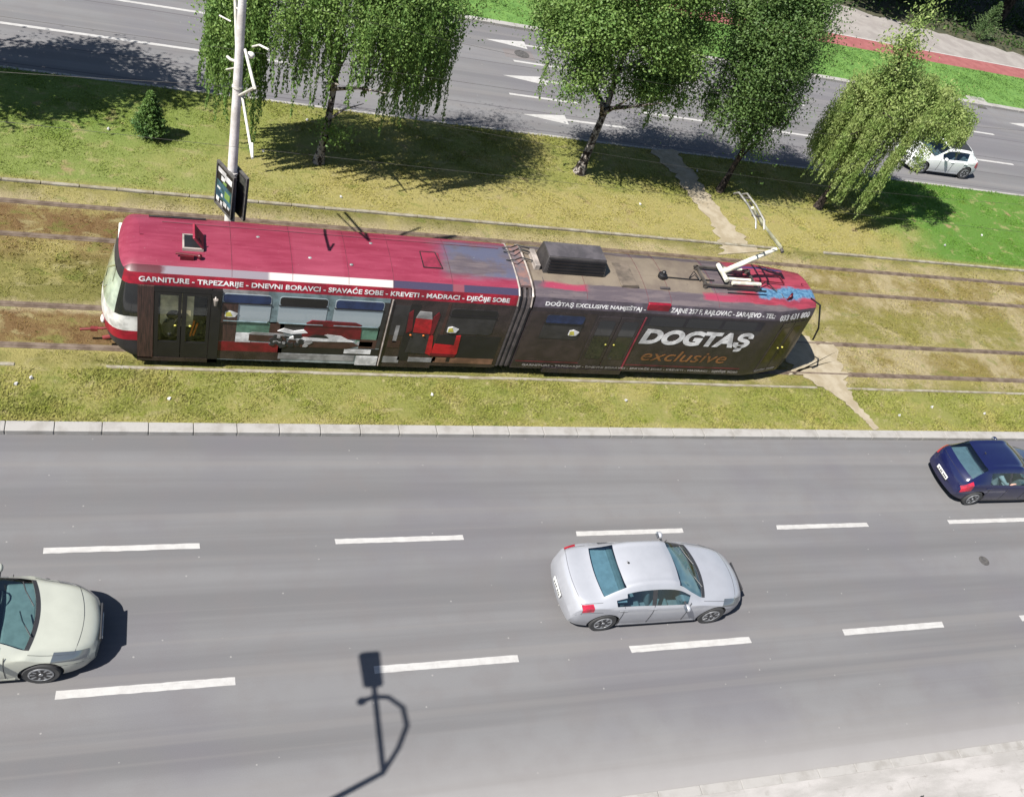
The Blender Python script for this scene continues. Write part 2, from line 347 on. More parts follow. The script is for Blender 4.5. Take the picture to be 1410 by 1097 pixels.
#--PART2--
# ------------------------------------------------------------ tram
TY=18.98; YN=17.85; TO=(9.0,TY,0.0)
def tram_roof_mat():
    t=NT('painted_tram_roof'); p=t.pos(); X,Y,Z=t.xyz(p); d=t.math('SUBTRACT',Y,TY)
    n=t.noise(p,1.1,5,.6); n2=t.noise(t.scale(p,(.5,3,3)),2.2,5,.6); n3=t.noise(p,9,4,.7)
    Xn=t.math('ADD',X,t.math('MULTIPLY',t.math('SUBTRACT',n,.5),1.4)); dn=t.math('ADD',d,t.math('MULTIPLY',t.math('SUBTRACT',n2,.5),.35))
    red=t.mix(t.step(n2,.3,.75),(.128,.013,.029),(.172,.026,.048)); red=t.mix(t.math('MULTIPLY',t.step(n3,.6,.75),.3),red,lin(150,60,80,.3))
    red=t.mix(t.math('MULTIPLY',t.band(X,3.2,4.4,.05),.2),red,(.21,.05,.078))
    grey=t.mix(t.step(n2,.4,.65),lin(104,94,100,.42),lin(126,114,116,.42)); blue=lin(104,106,130,.42)
    # section one: red, fading to blue-grey near the joint
    one=t.mix(t.math('MULTIPLY',t.band(Xn,7.0,9.6,.3),t.band(dn,-.62,.75,.15)),red,t.mix(t.step(n,.4,.6),blue,grey))
    fas=t.math('LESS_THAN',d,-.905)
    f1=t.mix(t.step(X,2.55,2.65),lin(150,140,150,.42),lin(226,220,216,.42)); f1=t.mix(t.step(X,5.58,5.62),f1,lin(72,64,92,.42))
    f1=t.mix(t.step(Xn,.3,.1),f1,lin(96,26,40,.42)); f1=t.mix(t.band(X,7.15,7.45,.02),f1,lin(150,80,92,.42))
    one=t.mix(fas,one,f1)
    # section two: dusty beige deck between grey sides, red and blue daubs at the tail
    beige=t.mix(t.step(n,.35,.65),lin(164,150,132,.36),lin(140,126,114,.36))
    deck=t.math('MULTIPLY',t.band(dn,-.64,.74,.03),t.math('LESS_THAN',Xn,15.0))
    two=t.mix(deck,grey,beige)
    pk=t.math('MULTIPLY',t.band(dn,-.86,-.62,.05),t.math('ADD',t.band(Xn,9.6,11.0,.15),t.band(Xn,14.6,16.1,.12),True))
    two=t.mix(t.math('MULTIPLY',pk,.8),two,lin(186,56,92,.42))
    tail=t.math('MULTIPLY',t.step(Xn,15.7,16.1),t.step(dn,-.93,-.88)); two=t.mix(tail,two,t.mix(t.step(n2,.45,.6),lin(196,78,98,.34),lin(170,66,84,.34)))
    bl=t.math('MULTIPLY',t.band(Xn,16.5,18.5,.12),t.band(t.math('ADD',dn,t.math('MULTIPLY',t.math('SUBTRACT',n,.5),.9)),-.62,-.22,.06))
    two=t.mix(bl,two,t.mix(t.step(n3,.4,.6),lin(120,172,208,.34),lin(84,130,172,.34)))
    two=t.mix(t.math('MULTIPLY',t.band(Xn,16.2,17.9,.1),t.band(dn,.62,.74,.04)),two,lin(60,66,128,.4))
    two=t.mix(t.math('MULTIPLY',t.step(n3,.62,.7),.35),two,lin(70,62,60,.4))
    c=t.mix(t.step(X,9.17,9.19),one,two)
    c=t.mix(t.math('MULTIPLY',t.step(t.noise(p,22,3,.8),.66,.72),.3),c,lin(225,200,200,.5))
    t.bump(n3,.05,.01)
    return t.done(c,.42,0,.45)
MT_roof=tram_roof_mat()
kk=.5
def TM(name,rgb,rough=.4,k=kk,c2=None,**q):
    return mat(name,lin(*rgb,k),rough,0,lin(*(c2 or [x*.74 for x in rgb]),k),q.pop('sc',3),q.pop('bump',.03),q.pop('bsc',20),**q)
MT_wrap=TM('dark_brown_wrap',(70,58,56),.25); MT_black=TM('black_trim',(34,32,34),.45); MT_red=TM('red_letter_strip',(176,24,52),.4)
MT_char=TM('charcoal_wrap',(64,56,58),.25,c2=(50,44,46)); MT_white=TM('white_lettering',(240,238,238),.5,.6); MT_bump=TM('dark_bumper',(52,48,54),.55)
MT_fwhite=TM('white_front_panel',(236,234,228),.35,.6); MT_gold=TM('gold_lettering',(156,104,58),.5); MT_dim=TM('dusty_lettering',(170,164,160),.6)
MT_wood=mat('striped_wood_print',lin(94,66,60,kk),.45,0,lin(48,36,36,kk),9,stretch=(9,1,.35))
MT_pale=TM('pale_wall_print',(176,186,186)); MT_gframe=TM('blue_grey_frame',(136,158,164)); MT_green=TM('sea_green_print',(110,152,132))
MT_sofa=TM('crimson_print',(120,22,36)); MT_chair=TM('red_armchair_print',(206,30,44)); MT_dkwood=TM('table_print',(84,56,52)); MT_ledge=TM('grey_ledge_print',(176,174,174))
MT_floor=TM('oak_floor_print',(150,110,88)); MT_rfloor=TM('red_rug_print',(138,26,40)); MT_yel=TM('yellow_handle',(214,204,90),.5,.6); MT_or=TM('orange_pole',(214,110,30),.4,.9)
MT_tan=TM('sunlit_far_window_tan',(214,200,164),.6,1.0); MT_seat=TM('black_driver_seat',(30,30,30),.7); MT_scr=TM('dark_screen_print',(62,60,62)); MT_hop=TM('navy_hopper_glass',(50,66,104),.12)
MT_gl=NT('tram_window_glass').done(lin(168,180,186,.52),.06,0,.9); MT_dgl=NT('dark_tram_glass').done((.012,.013,.014),.06,0,.8)  # the pale pane colour has its blue-grey reflection painted in
t=NT('windscreen_glass'); MT_ws=t.done(t.mix(t.step(t.noise(t.obj(),1.6,3),.4,.6),lin(176,190,172,.75),lin(140,152,140,.75)),.05,0,.9,1)  # pale green mottling paints a reflection into the windscreen colour
MT_bel=mat('bellows_rubber',lin(92,84,84,.6),.6,0,lin(62,56,58,.6),4,.2,30); MT_hoop=TM('bare_metal_hoop',(196,184,176),.35); MT_jroof=mat('rusty_joint_roof',lin(150,112,104,.45),.8,0,lin(110,100,106,.45),5,.2,20)
MT_fur=TM('dark_flower_print',(52,54,58)); MT_tl=TM('teal_door_glass_print',(70,80,80),.2)
MT_pw=TM('pale_olive_rod',(196,196,140))
tram=empty('tram',TO,'long two-section tram with red front roof and dark furniture advertising wrap on the tracks','tram')
def tb(mb,name,mats,parent=None,smooth=35,bev=0): return mb.build(name,mats,parent or tram,TO,smooth,bev)
HW=[(.33,1.10),(.45,1.13),(.6,1.13),(.85,1.13),(1.15,1.13),(1.38,1.13),(1.62,1.13),(1.9,1.13),(2.2,1.13),(2.45,1.13),(2.64,1.13),(2.78,1.105),(2.94,1.065),(3.04,.93),(3.10,.64),(3.125,.36),(3.14,.06)]
XN={.33:-.66,.45:-.88,.6:-1.04,.85:-1.12,1.15:-1.14,1.38:-1.13,1.62:-1.09,1.9:-1.03,2.2:-.95,2.45:-.88,2.64:-.83,2.78:-.79,2.94:-.74,3.04:-.64,3.10:-.42,3.125:-.2,3.14:0}
NX=[8.95,7.2,5.64,4.2,2.8,1.56,1.33,.05,-.3]; NF=20
def row1(z,hw):
    P=[(x,-hw) for x in NX]
    for i in range(1,NF):
        a=(i/NF*2-1)*math.pi/2; P.append((-.3+(XN[z]+.3)*math.cos(a)**.55,hw*math.sin(a)))
    return [(x,TY+d,z) for x,d in P+[(x,hw) for x in NX[::-1]]]
rows=[row1(z,h) for z,h in HW]; n1=len(rows[0]); body=MB(); roof=MB(); wsm=MB(); cabw=MB()
zs=[z for z,_ in HW]
flat=[p for r in rows for p in r]
bf={};
def addf(mb,f,mi): mb.f.append(f); mb.mi.append(mi)
for mb in (body,roof,wsm,cabw): mb.v=list(flat)
for r in range(len(rows)-1):
    for c in range(n1-1):
        f=(r*n1+c,r*n1+c+1,(r+1)*n1+c+1,(r+1)*n1+c); f=f[::-1]
        front=8<=c<8+NF; fc=c-8
        if r>=12: addf(roof,f,0); continue
        if front:
            if 6<=r<10 and 3<=fc<17: addf(wsm,f,0)
            elif 6<=r<10: addf(cabw,f,0)
            elif r<3: addf(body,f,3)
            elif r==3: addf(body,f,1)
            elif r<6: addf(body,f,2)
            else: addf(body,f,3 if fc>2 else 1)
        elif c==6 and 1<=r<9: continue          # doorway left open
        elif r>=10: addf(body,f,1)
        else: addf(body,f,0)
roof.span(-.2,8.94,TY-.1,TY+.1,3.12,3.1415)
for mb,r0,r1 in ((body,0,12),(roof,12,16)):
    mb.f.append(tuple([r*n1 for r in range(r0,r1+1)]+[r*n1+n1-1 for r in range(r1,r0-1,-1)])); mb.mi.append(0)
tb(body,'front_body',[MT_wrap,MT_red,MT_fwhite,MT_bump]); tb(roof,'front_roof',MT_roof); tb(wsm,'windscreen',MT_ws); tb(cabw,'cab_side_window',MT_dgl)
# section two, tapering to the tail
SX=[9.42,11.36,12.84,14.5,17.0,17.4]; NB=14
def row2(z,hw):
    f=hw/1.13; bul={.33:.05,.45:.14,.6:.26,.85:.34,1.15:.36,1.38:.35,1.62:.32,1.9:.28,2.2:.24,2.45:.21,2.64:.19,2.78:.17,2.94:.15,3.04:.12,3.10:.10,3.125:.0,3.14:-.2}[z]
    P=[(x,-hw) for x in SX[:-1]]+[(17.4,-1.065*f)]
    for i in range(NB+1):
        a=(i/NB*2-1)*math.pi/2; P.append((18.42+bul*math.cos(a)**.7,.82*f*math.sin(a)))
    P+=[(17.4,1.065*f)]+[(x,hw) for x in SX[:-1][::-1]]
    return [(x,TY+d,z) for x,d in P]
rows=[row2(z,h) for z,h in HW]; n2=len(rows[0]); flat=[p for r in rows for p in r]
body=MB(); roof=MB(); rw=MB()
for mb in (body,roof,rw): mb.v=list(flat)
for r in range(len(rows)-1):
    for c in range(n2-1):
        f=(r*n2+c,(r)*n2+c+1,(r+1)*n2+c+1,(r+1)*n2+c); back=6<=c<6+NB
        if r>=12: addf(roof,f,0)
        elif back and 6<=r<10 and 8<=c<18: addf(rw,f,0)
        elif back and r<3: addf(body,f,1)
        elif r>=10: addf(body,f,2)
        else: addf(body,f,0)
roof.span(9.43,18.2,TY-.1,TY+.1,3.12,3.1415)
for mb,r0,r1 in ((body,0,12),(roof,12,16)):
    mb.f.append(tuple([r*n2 for r in range(r1,r0-1,-1)]+[r*n2+n2-1 for r in range(r0,r1+1)])); mb.mi.append(0)
MT_greyrim=TM('grey_text_band',(104,94,106))
tb(body,'rear_body',[MT_char,MT_bump,MT_greyrim]); tb(roof,'rear_roof',MT_roof); tb(rw,'rear_window',MT_dgl)
# bellows between the sections
J=MB(); prof=[(1.13,.4),(1.13,2.62),(1.06,2.92),(.9,3.04),(.5,3.1),(0,3.11),(-.5,3.1),(-.9,3.04),(-1.06,2.92),(-1.13,2.62),(-1.13,.4)]
def hoop(mb,x,s,w,mi):
    for i in range(len(prof)-1):
        (a,za),(b,zb)=prof[i],prof[i+1]
        q=[(x,TY+a*s,za*s),(x,TY+b*s,zb*s),(x+w,TY+b*s,zb*s),(x+w,TY+a*s,za*s)]
        q2=[(p[0],TY+(p[1]-TY)*.93,p[2]*.93) for p in q]; mb.hexa(q+q2,mi)
for i,x in enumerate((8.955,9.03,9.105,9.18,9.255,9.33)): hoop(J,x,(.995,.955,.985,.955,.985,.955)[i],.07,0)
tb(J,'bellows',[MT_bel])
for x in (8.965,9.345):
    J=MB(); pr=prof
    J.tube([(x,TY+a*1.005,z*1.005) for a,z in prof[1:-1]],.028,6); tb(J,'metal_hoop',MT_hoop,smooth=60)
J=MB(); J.add([(9.03,TY-.8,3.075),(9.34,TY-.8,3.075),(9.34,TY+.85,3.075),(9.03,TY+.85,3.075)],[(0,1,2,3)]); J.span(9.03,9.34,TY-.8,TY+.85,3.0,3.07); tb(J,'joint_roof',MT_jroof)
for a in (.1,.45,.62):
    J=MB(); J.tube([(8.8,TY+a,3.16),(9.0,TY+a-.1,3.26),(9.25,TY+a+.1,3.2),(9.5,TY+a-.06,3.25),(9.75,TY+a,3.16)],.018,6); tb(J,'roof_cable',MT_black,smooth=60)
# underframe, bogies
U=MB(); U.span(.2,8.8,TY-.95,TY+.95,.28,.4); U.span(9.5,17.9,TY-.9,TY+.9,.28,.4); tb(U,'underframe',MT_black)
for bx in (1.6,9.2,16.4):
    U=MB(); U.span(bx-1.1,bx+1.1,TY-.85,TY-.72,.22,.42); U.span(bx-1.1,bx+1.1,TY+.72,TY+.85,.22,.42); U.span(bx-.2,bx+.2,TY-.8,TY+.8,.2,.42); b_=tb(U,'bogie',MT_black)
    for wx in (-.9,.9):
        for sgn in (-1,1):
            U=MB(); U.lathe([(.33,-.05),(.33,.05)],(bx+wx,TY+sgn*.7175,.38),'y',20); U.build('wheel',M_rail,b_,TO)
# coupler at the nose
U=MB(); U.tube([(-.9,TY-.3,.44),(-1.35,TY-.34,.42),(-1.62,TY-.36,.40)],.035,8); U.box((-1.3,TY-.34,.42),(.16,.1,.08)); U.tube([(-.85,TY-.5,.36),(-1.1,TY-.52,.3)],.05,6); tb(U,'coupler',TM('red_coupler',(150,58,58)),smooth=60)
# ---- printed wrap and glazing on the near side; panels stand a few mm proud
def pan(mb,x0,x1,z0,z1,lvl,mi): mb.span(x0,x1,YN-.003*lvl,YN+.02,z0,z1,mi)
def pol(mb,pts,lvl,mi): mb.prism([(x,YN+.01,z) for x,z in pts],(0,-.01-.003*lvl,0),mi)
def rrect(x0,x1,z0,z1,r=.1,n=4):
    P=[]
    for cx,cz,a0 in ((x1-r,z1-r,0),(x0+r,z1-r,90),(x0+r,z0+r,180),(x1-r,z0+r,270)):
        for i in range(n+1):
            a=R_(a0+90*i/n); P.append((cx+r*math.cos(a),cz+r*math.sin(a)))
    return P
W1=MB(); WM=[MT_pale,MT_gframe,MT_wood,MT_green,MT_dkwood,MT_rfloor,MT_sofa,MT_ledge,MT_fur,MT_floor,MT_chair,MT_scr,MT_black,MT_white,MT_wrap]
pan(W1,1.57,5.6,.30,2.63,1,0); pan(W1,2.62,5.6,2.50,2.635,2,1); pan(W1,1.57,2.62,2.5,2.635,2,7)
pan(W1,2.72,2.9,1.62,2.5,2,1); pan(W1,4.08,4.24,1.62,2.5,2,1); pan(W1,5.47,5.6,.9,2.5,2,11)
pan(W1,1.57,1.96,.95,1.66,2,2); pan(W1,1.96,2.75,1.28,1.66,2,3); pan(W1,2.75,3.1,1.2,1.66,2,4); pan(W1,4.95,5.5,1.05,1.62,2,3); pan(W1,5.05,5.5,.88,1.2,3,4)
pan(W1,3.0,4.0,1.36,1.64,2,11)
pol(W1,[(3.55,1.2),(3.62,1.70),(3.75,1.79),(4.85,1.78),(5.02,1.7),(5.05,1.2)],6.5,6); pan(W1,4.98,5.4,.95,1.12,3,7)
pol(W1,[(2.28,1.0),(2.28,1.22),(3.2,1.2),(3.2,.98)],4,4); pol(W1,[(2.25,1.22),(2.35,1.3),(3.1,1.28),(3.25,1.2)],5,7)
pol(W1,[(3.15,.86),(3.3,1.12),(4.85,1.08),(5.05,.98),(4.75,.84)],5,4); pol(W1,[(3.2,1.12),(3.35,1.22),(3.9,1.2),(4.2,1.34),(4.55,1.30),(4.75,1.18),(4.9,1.10),(3.9,1.08)],8,13)
pol(W1,[(3.7,1.22),(3.9,1.31),(4.15,1.3),(4.25,1.2)],9,12); pol(W1,[(2.95,1.38),(3.1,1.48),(3.35,1.4),(3.6,1.46),(3.7,1.36),(3.3,1.3)],8,13)
for i in range(26):
    a=random.uniform(2.85,3.75); b=random.uniform(.88,1.3); r=random.uniform(.04,.11)
    pol(W1,[(a+r*math.cos(j*1.05)*random.uniform(.5,1.3),b+r*math.sin(j*1.05)*random.uniform(.5,1)) for j in range(6)],9.2+.06*i,8 if i%4 else 7)
pan(W1,1.30,3.12,.62,.94,3,5); pan(W1,1.57,3.12,.33,.62,3,14); pan(W1,3.02,5.6,.62,.86,3,12); pan(W1,1.96,2.32,.94,1.25,3,13)
pan(W1,3.05,5.0,.40,.60,4,7); pan(W1,5.05,5.62,.27,.60,4,13); pan(W1,4.7,5.4,.68,.84,4,13)
pan(W1,5.72,8.86,.33,2.63,1,14); pan(W1,5.75,6.25,1.4,2.45,2,11); pan(W1,5.9,6.0,1.15,1.75,3,7); pan(W1,5.8,6.12,.95,1.2,3,4); pan(W1,6.15,6.42,.5,2.5,3,12)
pan(W1,7.12,7.2,.5,2.6,3,4); pan(W1,7.2,8.84,.62,1.5,2,12); pan(W1,7.1,8.84,.46,.66,3,9); pan(W1,6.45,7.15,.46,.62,3,7); pan(W1,5.75,6.2,.4,.62,3,7)
pol(W1,[(6.2,1.5),(6.15,2.2),(6.25,2.32),(6.35,1.6)],6,6); pol(W1,[(6.38,1.55),(6.36,2.05),(6.80,2.02),(6.86,1.5)],6,10); pol(W1,[(6.36,2.05),(6.42,2.28),(6.74,2.26),(6.80,2.02)],6,7)
pol(W1,[(6.84,1.45),(6.82,2.1),(6.93,2.28),(6.98,2.2),(6.93,1.5)],7,6); pol(W1,[(6.32,.8),(6.36,1.5),(6.9,1.48),(6.95,.78)],6,11); pol(W1,[(6.86,.8),(6.84,1.5),(6.95,1.45),(7.05,.72)],7,10)
pol(W1,[(7.02,.82),(7.06,1.16),(7.62,1.12),(7.66,.8)],6,10); pol(W1,[(7.60,.8),(7.58,1.48),(7.70,1.5),(7.74,.84),(7.7,.78)],7,10); pol(W1,[(7.05,1.18),(7.08,1.5),(7.6,1.46),(7.6,1.14)],5,12); pol(W1,[(7.0,.72),(7.0,.82),(7.72,.8),(7.7,.7)],8,6)
pan(W1,7.5,7.6,.5,.72,4,12); pan(W1,5.65,7.1,.24,.36,2,14)
tb(W1,'printed_wrap',WM,smooth=None)
def window(x0,x1,z0,z1,zh,gm,hm=MT_hop,lvl=4,fm=MT_black):
    f=MB(); f.prism([(x,YN+.01,z) for x,z in rrect(x0,x1,z0,z1)],(0,-.013-.003*lvl,0)); fr=tb(f,'window',gm)
    g=MB(); g.prism([(x,YN+.01,z) for x,z in rrect(x0+.02,x1-.02,zh,z1-.02,.07)],(0,-.017-.003*lvl,0)); g.build('hopper_pane',hm,fr,TO)
    g=MB(); g.span(x0,x1,YN-.02-.003*lvl,YN,zh-.025,zh+.005); g.build('window_bar',fm,fr,TO); return fr
for x0,x1,hm in ((1.58,2.72,MT_hop),(2.9,4.08,MT_black),(4.25,5.48,MT_hop)):
    fr=window(x0,x1,1.64,2.52,2.24,MT_gl,hm)
    g=MB(); g.tube([(x0+.05,YN-.03,1.66),(x1-.05,YN-.03,1.655)],.014,6); g.build('window_sill',MT_gframe,fr,TO)
window(7.24,8.52,1.56,2.44,2.2,MT_scr,MT_black)
# curtain print and sofa cross the lower edge of the panes
W=MB(); W.span(1.58,1.95,YN-.034,YN-.005,1.6,2.2); tb(W,'printed_curtain',MT_wood); W=MB(); W.span(2.0,2.55,YN-.034,YN-.005,1.68,2.02,0); 
W=MB(); W.prism([(x,YN-.005,z) for x,z in [(3.62,1.62),(3.64,1.70),(3.75,1.80),(4.85,1.78),(4.98,1.72),(5.0,1.60)]],(0,-.03,0)); tb(W,'printed_sofa',MT_sofa)
for x,z in ((1.66,1.80),(7.28,1.62),(10.72,1.72)):
    s_=MB(); s_.prism([(a,YN-.02,b) for a,b in [(x,z),(x,z+.16),(x+.12,z+.2),(x+.3,z+.12),(x+.24,z),(x+.1,z-.02)]],(0,-.02,0)); st=tb(s_,'sticker',MT_white)
    s_=MB(); s_.prism([(a,YN-.03,b) for a,b in [(x+.02,z+.01),(x+.02,z+.14),(x+.12,z+.16),(x+.18,z+.02)]],(0,-.014,0)); s_.build('sticker_print',MT_yel,st,TO)
P_=MB(); P_.tube([(5.66,YN-.02,2.62),(5.67,YN-.025,.3)],.022,8); tb(P_,'edge_pipe',MT_hoop,smooth=60)
# front doors: frame, two leaves, things seen through the glass
D=MB(); D.span(-.3,.05,YN-.04,YN+.05,.30,2.63,0); D.span(1.33,1.56,YN-.04,YN+.05,.22,2.60,1); D.span(.05,1.33,YN-.035,YN+.05,2.48,2.63,1); D.span(-.3,1.56,YN-.04,YN+.05,.22,.34,2); tb(D,'door_frame',[MT_wood,MT_black,MT_wrap])
D=MB(); D.span(.05,1.33,YN+.16,YN+.18,.4,2.55,0); tb(D,'cab_partition',MT_seat)
D=MB(); D.prism([(x,YN+.155,z) for x,z in rrect(.2,.95,1.25,2.36,.12)],(0,-.02,0)); tb(D,'far_window_panel',MT_tan)  # tan paints in the sunlit ground seen through the far-side window
D=MB(); D.ball((.52,YN+.2,1.6),(.26,.1,.24)); D.ball((.45,YN+.10,1.2),(.22,.05,.32)); D.tube([(.4,YN+.09,1.2),(.75,YN+.09,1.75)],.035); tb(D,'driver_seat',MT_seat,smooth=60)
for x0,x1 in ((.06,.665),(.685,1.32)):
    D=MB(); D.span(x0,x0+.1,YN-.03,YN+.02,.35,2.47); D.span(x1-.07,x1,YN-.03,YN+.02,.35,2.47); D.span(x0+.1,x1-.07,YN-.03,YN+.02,2.38,2.47); D.span(x0+.1,x1-.07,YN-.028,YN+.02,.35,.88); lf=tb(D,'door_leaf',MT_black)
    D=MB(); D.span(x0+.1,x1-.07,YN-.012,YN-.006,.88,2.38); D.build('door_glass',glass('clear_door_glass',(.93,.94,.90),.03,.035),lf,TO)
    D=MB(); D.ball(((x1-.12) if x0<.3 else x0+.2,YN-.03,1.42),(.034,.02,.026)); D.build('door_handle',MT_yel,lf,TO,60)
D=MB(); D.tube([(.98,YN+.08,1.5),(.9,YN+.08,1.0)],.025); D.tube([(1.06,YN+.1,1.4),(.97,YN+.1,1.0)],.025); tb(D,'grab_pole',MT_or,smooth=60)
D=MB(); D.tube([(1.42,YN-.1,2.38),(1.42,YN-.1,2.2)],[.06,.035],8); D.tube([(1.42,YN,2.42),(1.42,YN-.1,2.36)],.015,6); tb(D,'door_mirror',MT_hoop,smooth=60)
D=MB(); D.span(-.6,-.31,YN+.04,YN+.12,1.38,1.56); tb(D,'white_side_panel',MT_fwhite,bev=.02)
D=MB(); D.tube([(-1.14,TY-.1,1.66),(-1.13,TY-.35,1.9),(-1.08,TY-.45,2.05)],.012,6); tb(D,'wiper',MT_black,smooth=60)
D=MB(); D.tube([(-.80,TY-.62,2.72),(-.95,TY-.72,2.74),(-.99,TY-.74,2.5)],.022,6); tb(D,'mirror_arm',MT_pw,smooth=60)
D=MB(); D.span(-.76,-.6,TY+.15,TY+.75,2.6,2.9); tb(D,'route_display',MT_fwhite,bev=.03)
for s in (-1,1):
    D=MB(); D.ball((-1.08,TY+s*.55,.98),(.06,.13,.09)); tb(D,'headlight',MT_fwhite,smooth=60)
# rear section side: panels, windows, doors
W2=MB(); pan(W2,9.5,16.8,.62,.645,2,0); pan(W2,9.45,11.35,.68,2.5,1,2); pan(W2,9.9,11.05,1.52,2.1,2,1); pan(W2,12.86,16.72,2.2,2.56,2,3); pan(W2,12.92,16.72,2.02,2.2,1,1)
tb(W2,'rear_printed_wrap',[TM('dull_red_line',(120,44,54)),MT_scr,TM('brown_black_wrap',(70,58,58)),TM('tinted_band',(46,44,50),.15)],smooth=None)
window(9.9,11.05,1.55,2.42,2.12,MT_scr,MT_hop)
for i,x0 in enumerate((13.0,14.2,15.4)):
    f=MB(); f.prism([(x,YN+.01,z) for x,z in rrect(x0,x0+1.1,2.2,2.54,.06)],(0,-.02,0)); tb(f,'window',MT_dgl)
def leaf(x0,x1,hx):
    D=MB(); D.span(x0,x1,YN-.016,YN+.02,.42,2.45); lf=tb(D,'door_leaf',MT_char,bev=.01)
    D=MB(); D.prism([(x,YN+.01,z) for x,z in rrect(x0+.1,x1-.1,.85,2.3,.08)],(0,-.035,0)); D.build('door_glass',MT_dgl,lf,TO)
    D=MB(); D.ball((hx,YN-.03,1.42),(.032,.02,.026)); D.build('door_handle',MT_yel,lf,TO,60)
leaf(11.40,12.09,11.98); leaf(12.12,12.80,12.24); leaf(6.12,6.42,6.36) if 0 else None
for x in (6.33,6.68):
    D=MB(); D.ball((x,YN-.035,1.46),(.032,.02,.026)); tb(D,'door_handle',MT_or,smooth=60)
D=MB(); D.span(12.82,12.87,YN-.02,YN+.02,.4,2.5); tb(D,'red_door_post',TM('faded_red_post',(150,52,70)),bev=.01)
D=MB(); D.span(10.4,12.86,YN-.03,YN+.04,.24,.42); tb(D,'door_sill',MT_char)
# tail door on the tapered side
ax=Vector((18.42,TY-.82,0))-Vector((17.4,TY-1.065,0)); axn=ax.normalized(); an=Vector((axn.y,-axn.x,0))
def tpan(mb,f0,f1,z0,z1,o0,o1,mi=0):
    A=Vector((17.4,TY-1.065,0)); q=[A+ax*f0+an*o0,A+ax*f1+an*o0,A+ax*f1+an*o1,A+ax*f0+an*o1]
    mb.hexa([(p.x,p.y,z0) for p in q]+[(p.x,p.y,z1) for p in q],mi)
for f0,f1,hx in ((.04,.48,.4),(.5,.92,.58)):
    D=MB(); tpan(D,f0,f1,.42,2.5,.0,.016); lf=tb(D,'tail_door_leaf',MT_char)
    D=MB(); tpan(D,f0+.07,f1-.07,.85,2.3,.0,.024); D.build('door_glass',TM('brown_tail_glass',(64,54,30),.12),lf,TO)
    A=Vector((17.4,TY-1.065,0))+ax*hx+an*.03; D=MB(); D.ball((A.x,A.y,1.45),(.032,.03,.026)); D.build('door_handle',MT_yel,lf,TO,60)
D=MB(); D.span(12.75,13.45,YN-.012+.03,YN+.12,2.66,2.97); tb(D,'red_cover_panel',MT_red,bev=.02)
for z,s in ((.82,1),(.82,-1),(1.05,1),(1.05,-1)):
    D=MB(); D.ball((18.6,TY+s*.62,z),(.06,.1,.08)); tb(D,'tail_light',MT_red,smooth=60)
D=MB(); D.span(18.3,18.82,TY-.55,TY+.55,.5,.72); tb(D,'rear_bumper',MT_bump,bev=.05)
# ---- lettering
up=(0,.195,.981)
L=lambda name,s,x0,x1,z,h,m,y=YN,e=up,**q: text(name,s,tram,TO,(x0,y,z),(1,0,0),e,x1-x0,h,m,**q)
L('upper_lettering','GARNITURE - TRPEZARIJE - DNEVNI BORAVCI - SPAVAĆE SOBE - KREVETI - MADRACI - DJEČIJE SOBE',-.28,8.72,2.685,.215,MT_white,YN+.001,bold=.022)
L('upper_lettering','DOĞTAŞ EXCLUSIVE NAMJEŠTAJ -',9.74,12.72,2.67,.2,MT_white,YN+.001,bold=.022)
L('upper_lettering','ZAJNE 257 F, RAJLOVAC - SARAJEVO - TEL:',13.5,16.95,2.67,.2,MT_white,YN+.001,bold=.022)
A_=Vector((17.4,TY-1.065,0))+ax*-.30+an*.05
text('upper_lettering','033 631 800',tram,TO,(A_.x,A_.y,2.67),tuple(axn),(-an.x*.195,-an.y*.195,.981),ax.length*1.15,.2,MT_white,bold=.022)
A_=Vector((17.4,TY-1.065,0))+an*.03
text('lower_lettering','DJEČIJE SOBE',tram,TO,(A_.x,A_.y,.46),tuple(axn),(0,0,1),ax.length*.8,.12,MT_dim,bold=.012)
v=(0,0,1)
L('large_logo','DOGTAŞ',12.98,16.62,1.36,.76,MT_white,YN-.012,v,bold=.05,shear=.12)
L('gold_script','exclusive',13.3,16.15,.84,.42,MT_gold,YN-.006,v,shear=.25)
L('lower_lettering','GARNITURE - TRPEZARIJE - DNEVNI BORAVCI - SPAVAĆE SOBE - KREVETI - MADRACI - DJEČIJE SOBE',9.72,16.78,.46,.12,MT_dim,YN-.034,v,bold=.012)
# ---- roof furniture
def seam(x,dmax=1.05):
    H=MB(); H.tube([(x,TY+d,z+.004) for d,z in ((-dmax,2.95),(-.93,3.04),(-.64,3.10),(-.36,3.125),(0,3.142),(.36,3.125),(.64,3.10),(.93,3.04),(dmax,2.95))],.005,5); tb(H,'roof_seam',MT_seam,smooth=60)
MT_seam=TM('dirty_roof_seam',(150,60,82),.6,.3)
for x in (1.75,3.15,4.5,5.62,7.15,10.9,12.74,13.46,15.0): seam(x)
H=MB(); H.tube([(.2,TY+.62,3.112),(8.7,TY+.62,3.112)],.010,5); tb(H,'roof_seam',MT_seam,smooth=60)
for x in (9.7,17.3):
    H=MB(); H.tube([(x,TY-.63,3.11),(x if x<10 else x,TY+.7,3.10)],.012,5); tb(H,'roof_seam',MT_bel,smooth=60)
for x,d in ((2.4,.3),(3.6,-.35),(5.2,.4),(4.6,-.5),(7.9,.1)):
    H=MB(); H.ball((x,TY+d,3.12),(.05,.04,.02)); tb(H,'rivet_cap',MT_pale,smooth=60)
H=MB(); H.span(.65,1.12,TY-.42,TY+.12,3.12,3.20,0); H.span(.69,1.08,TY-.38,TY+.08,3.2,3.205,1); fr=tb(H,'hatch_frame',[MT_hoop,MT_black])
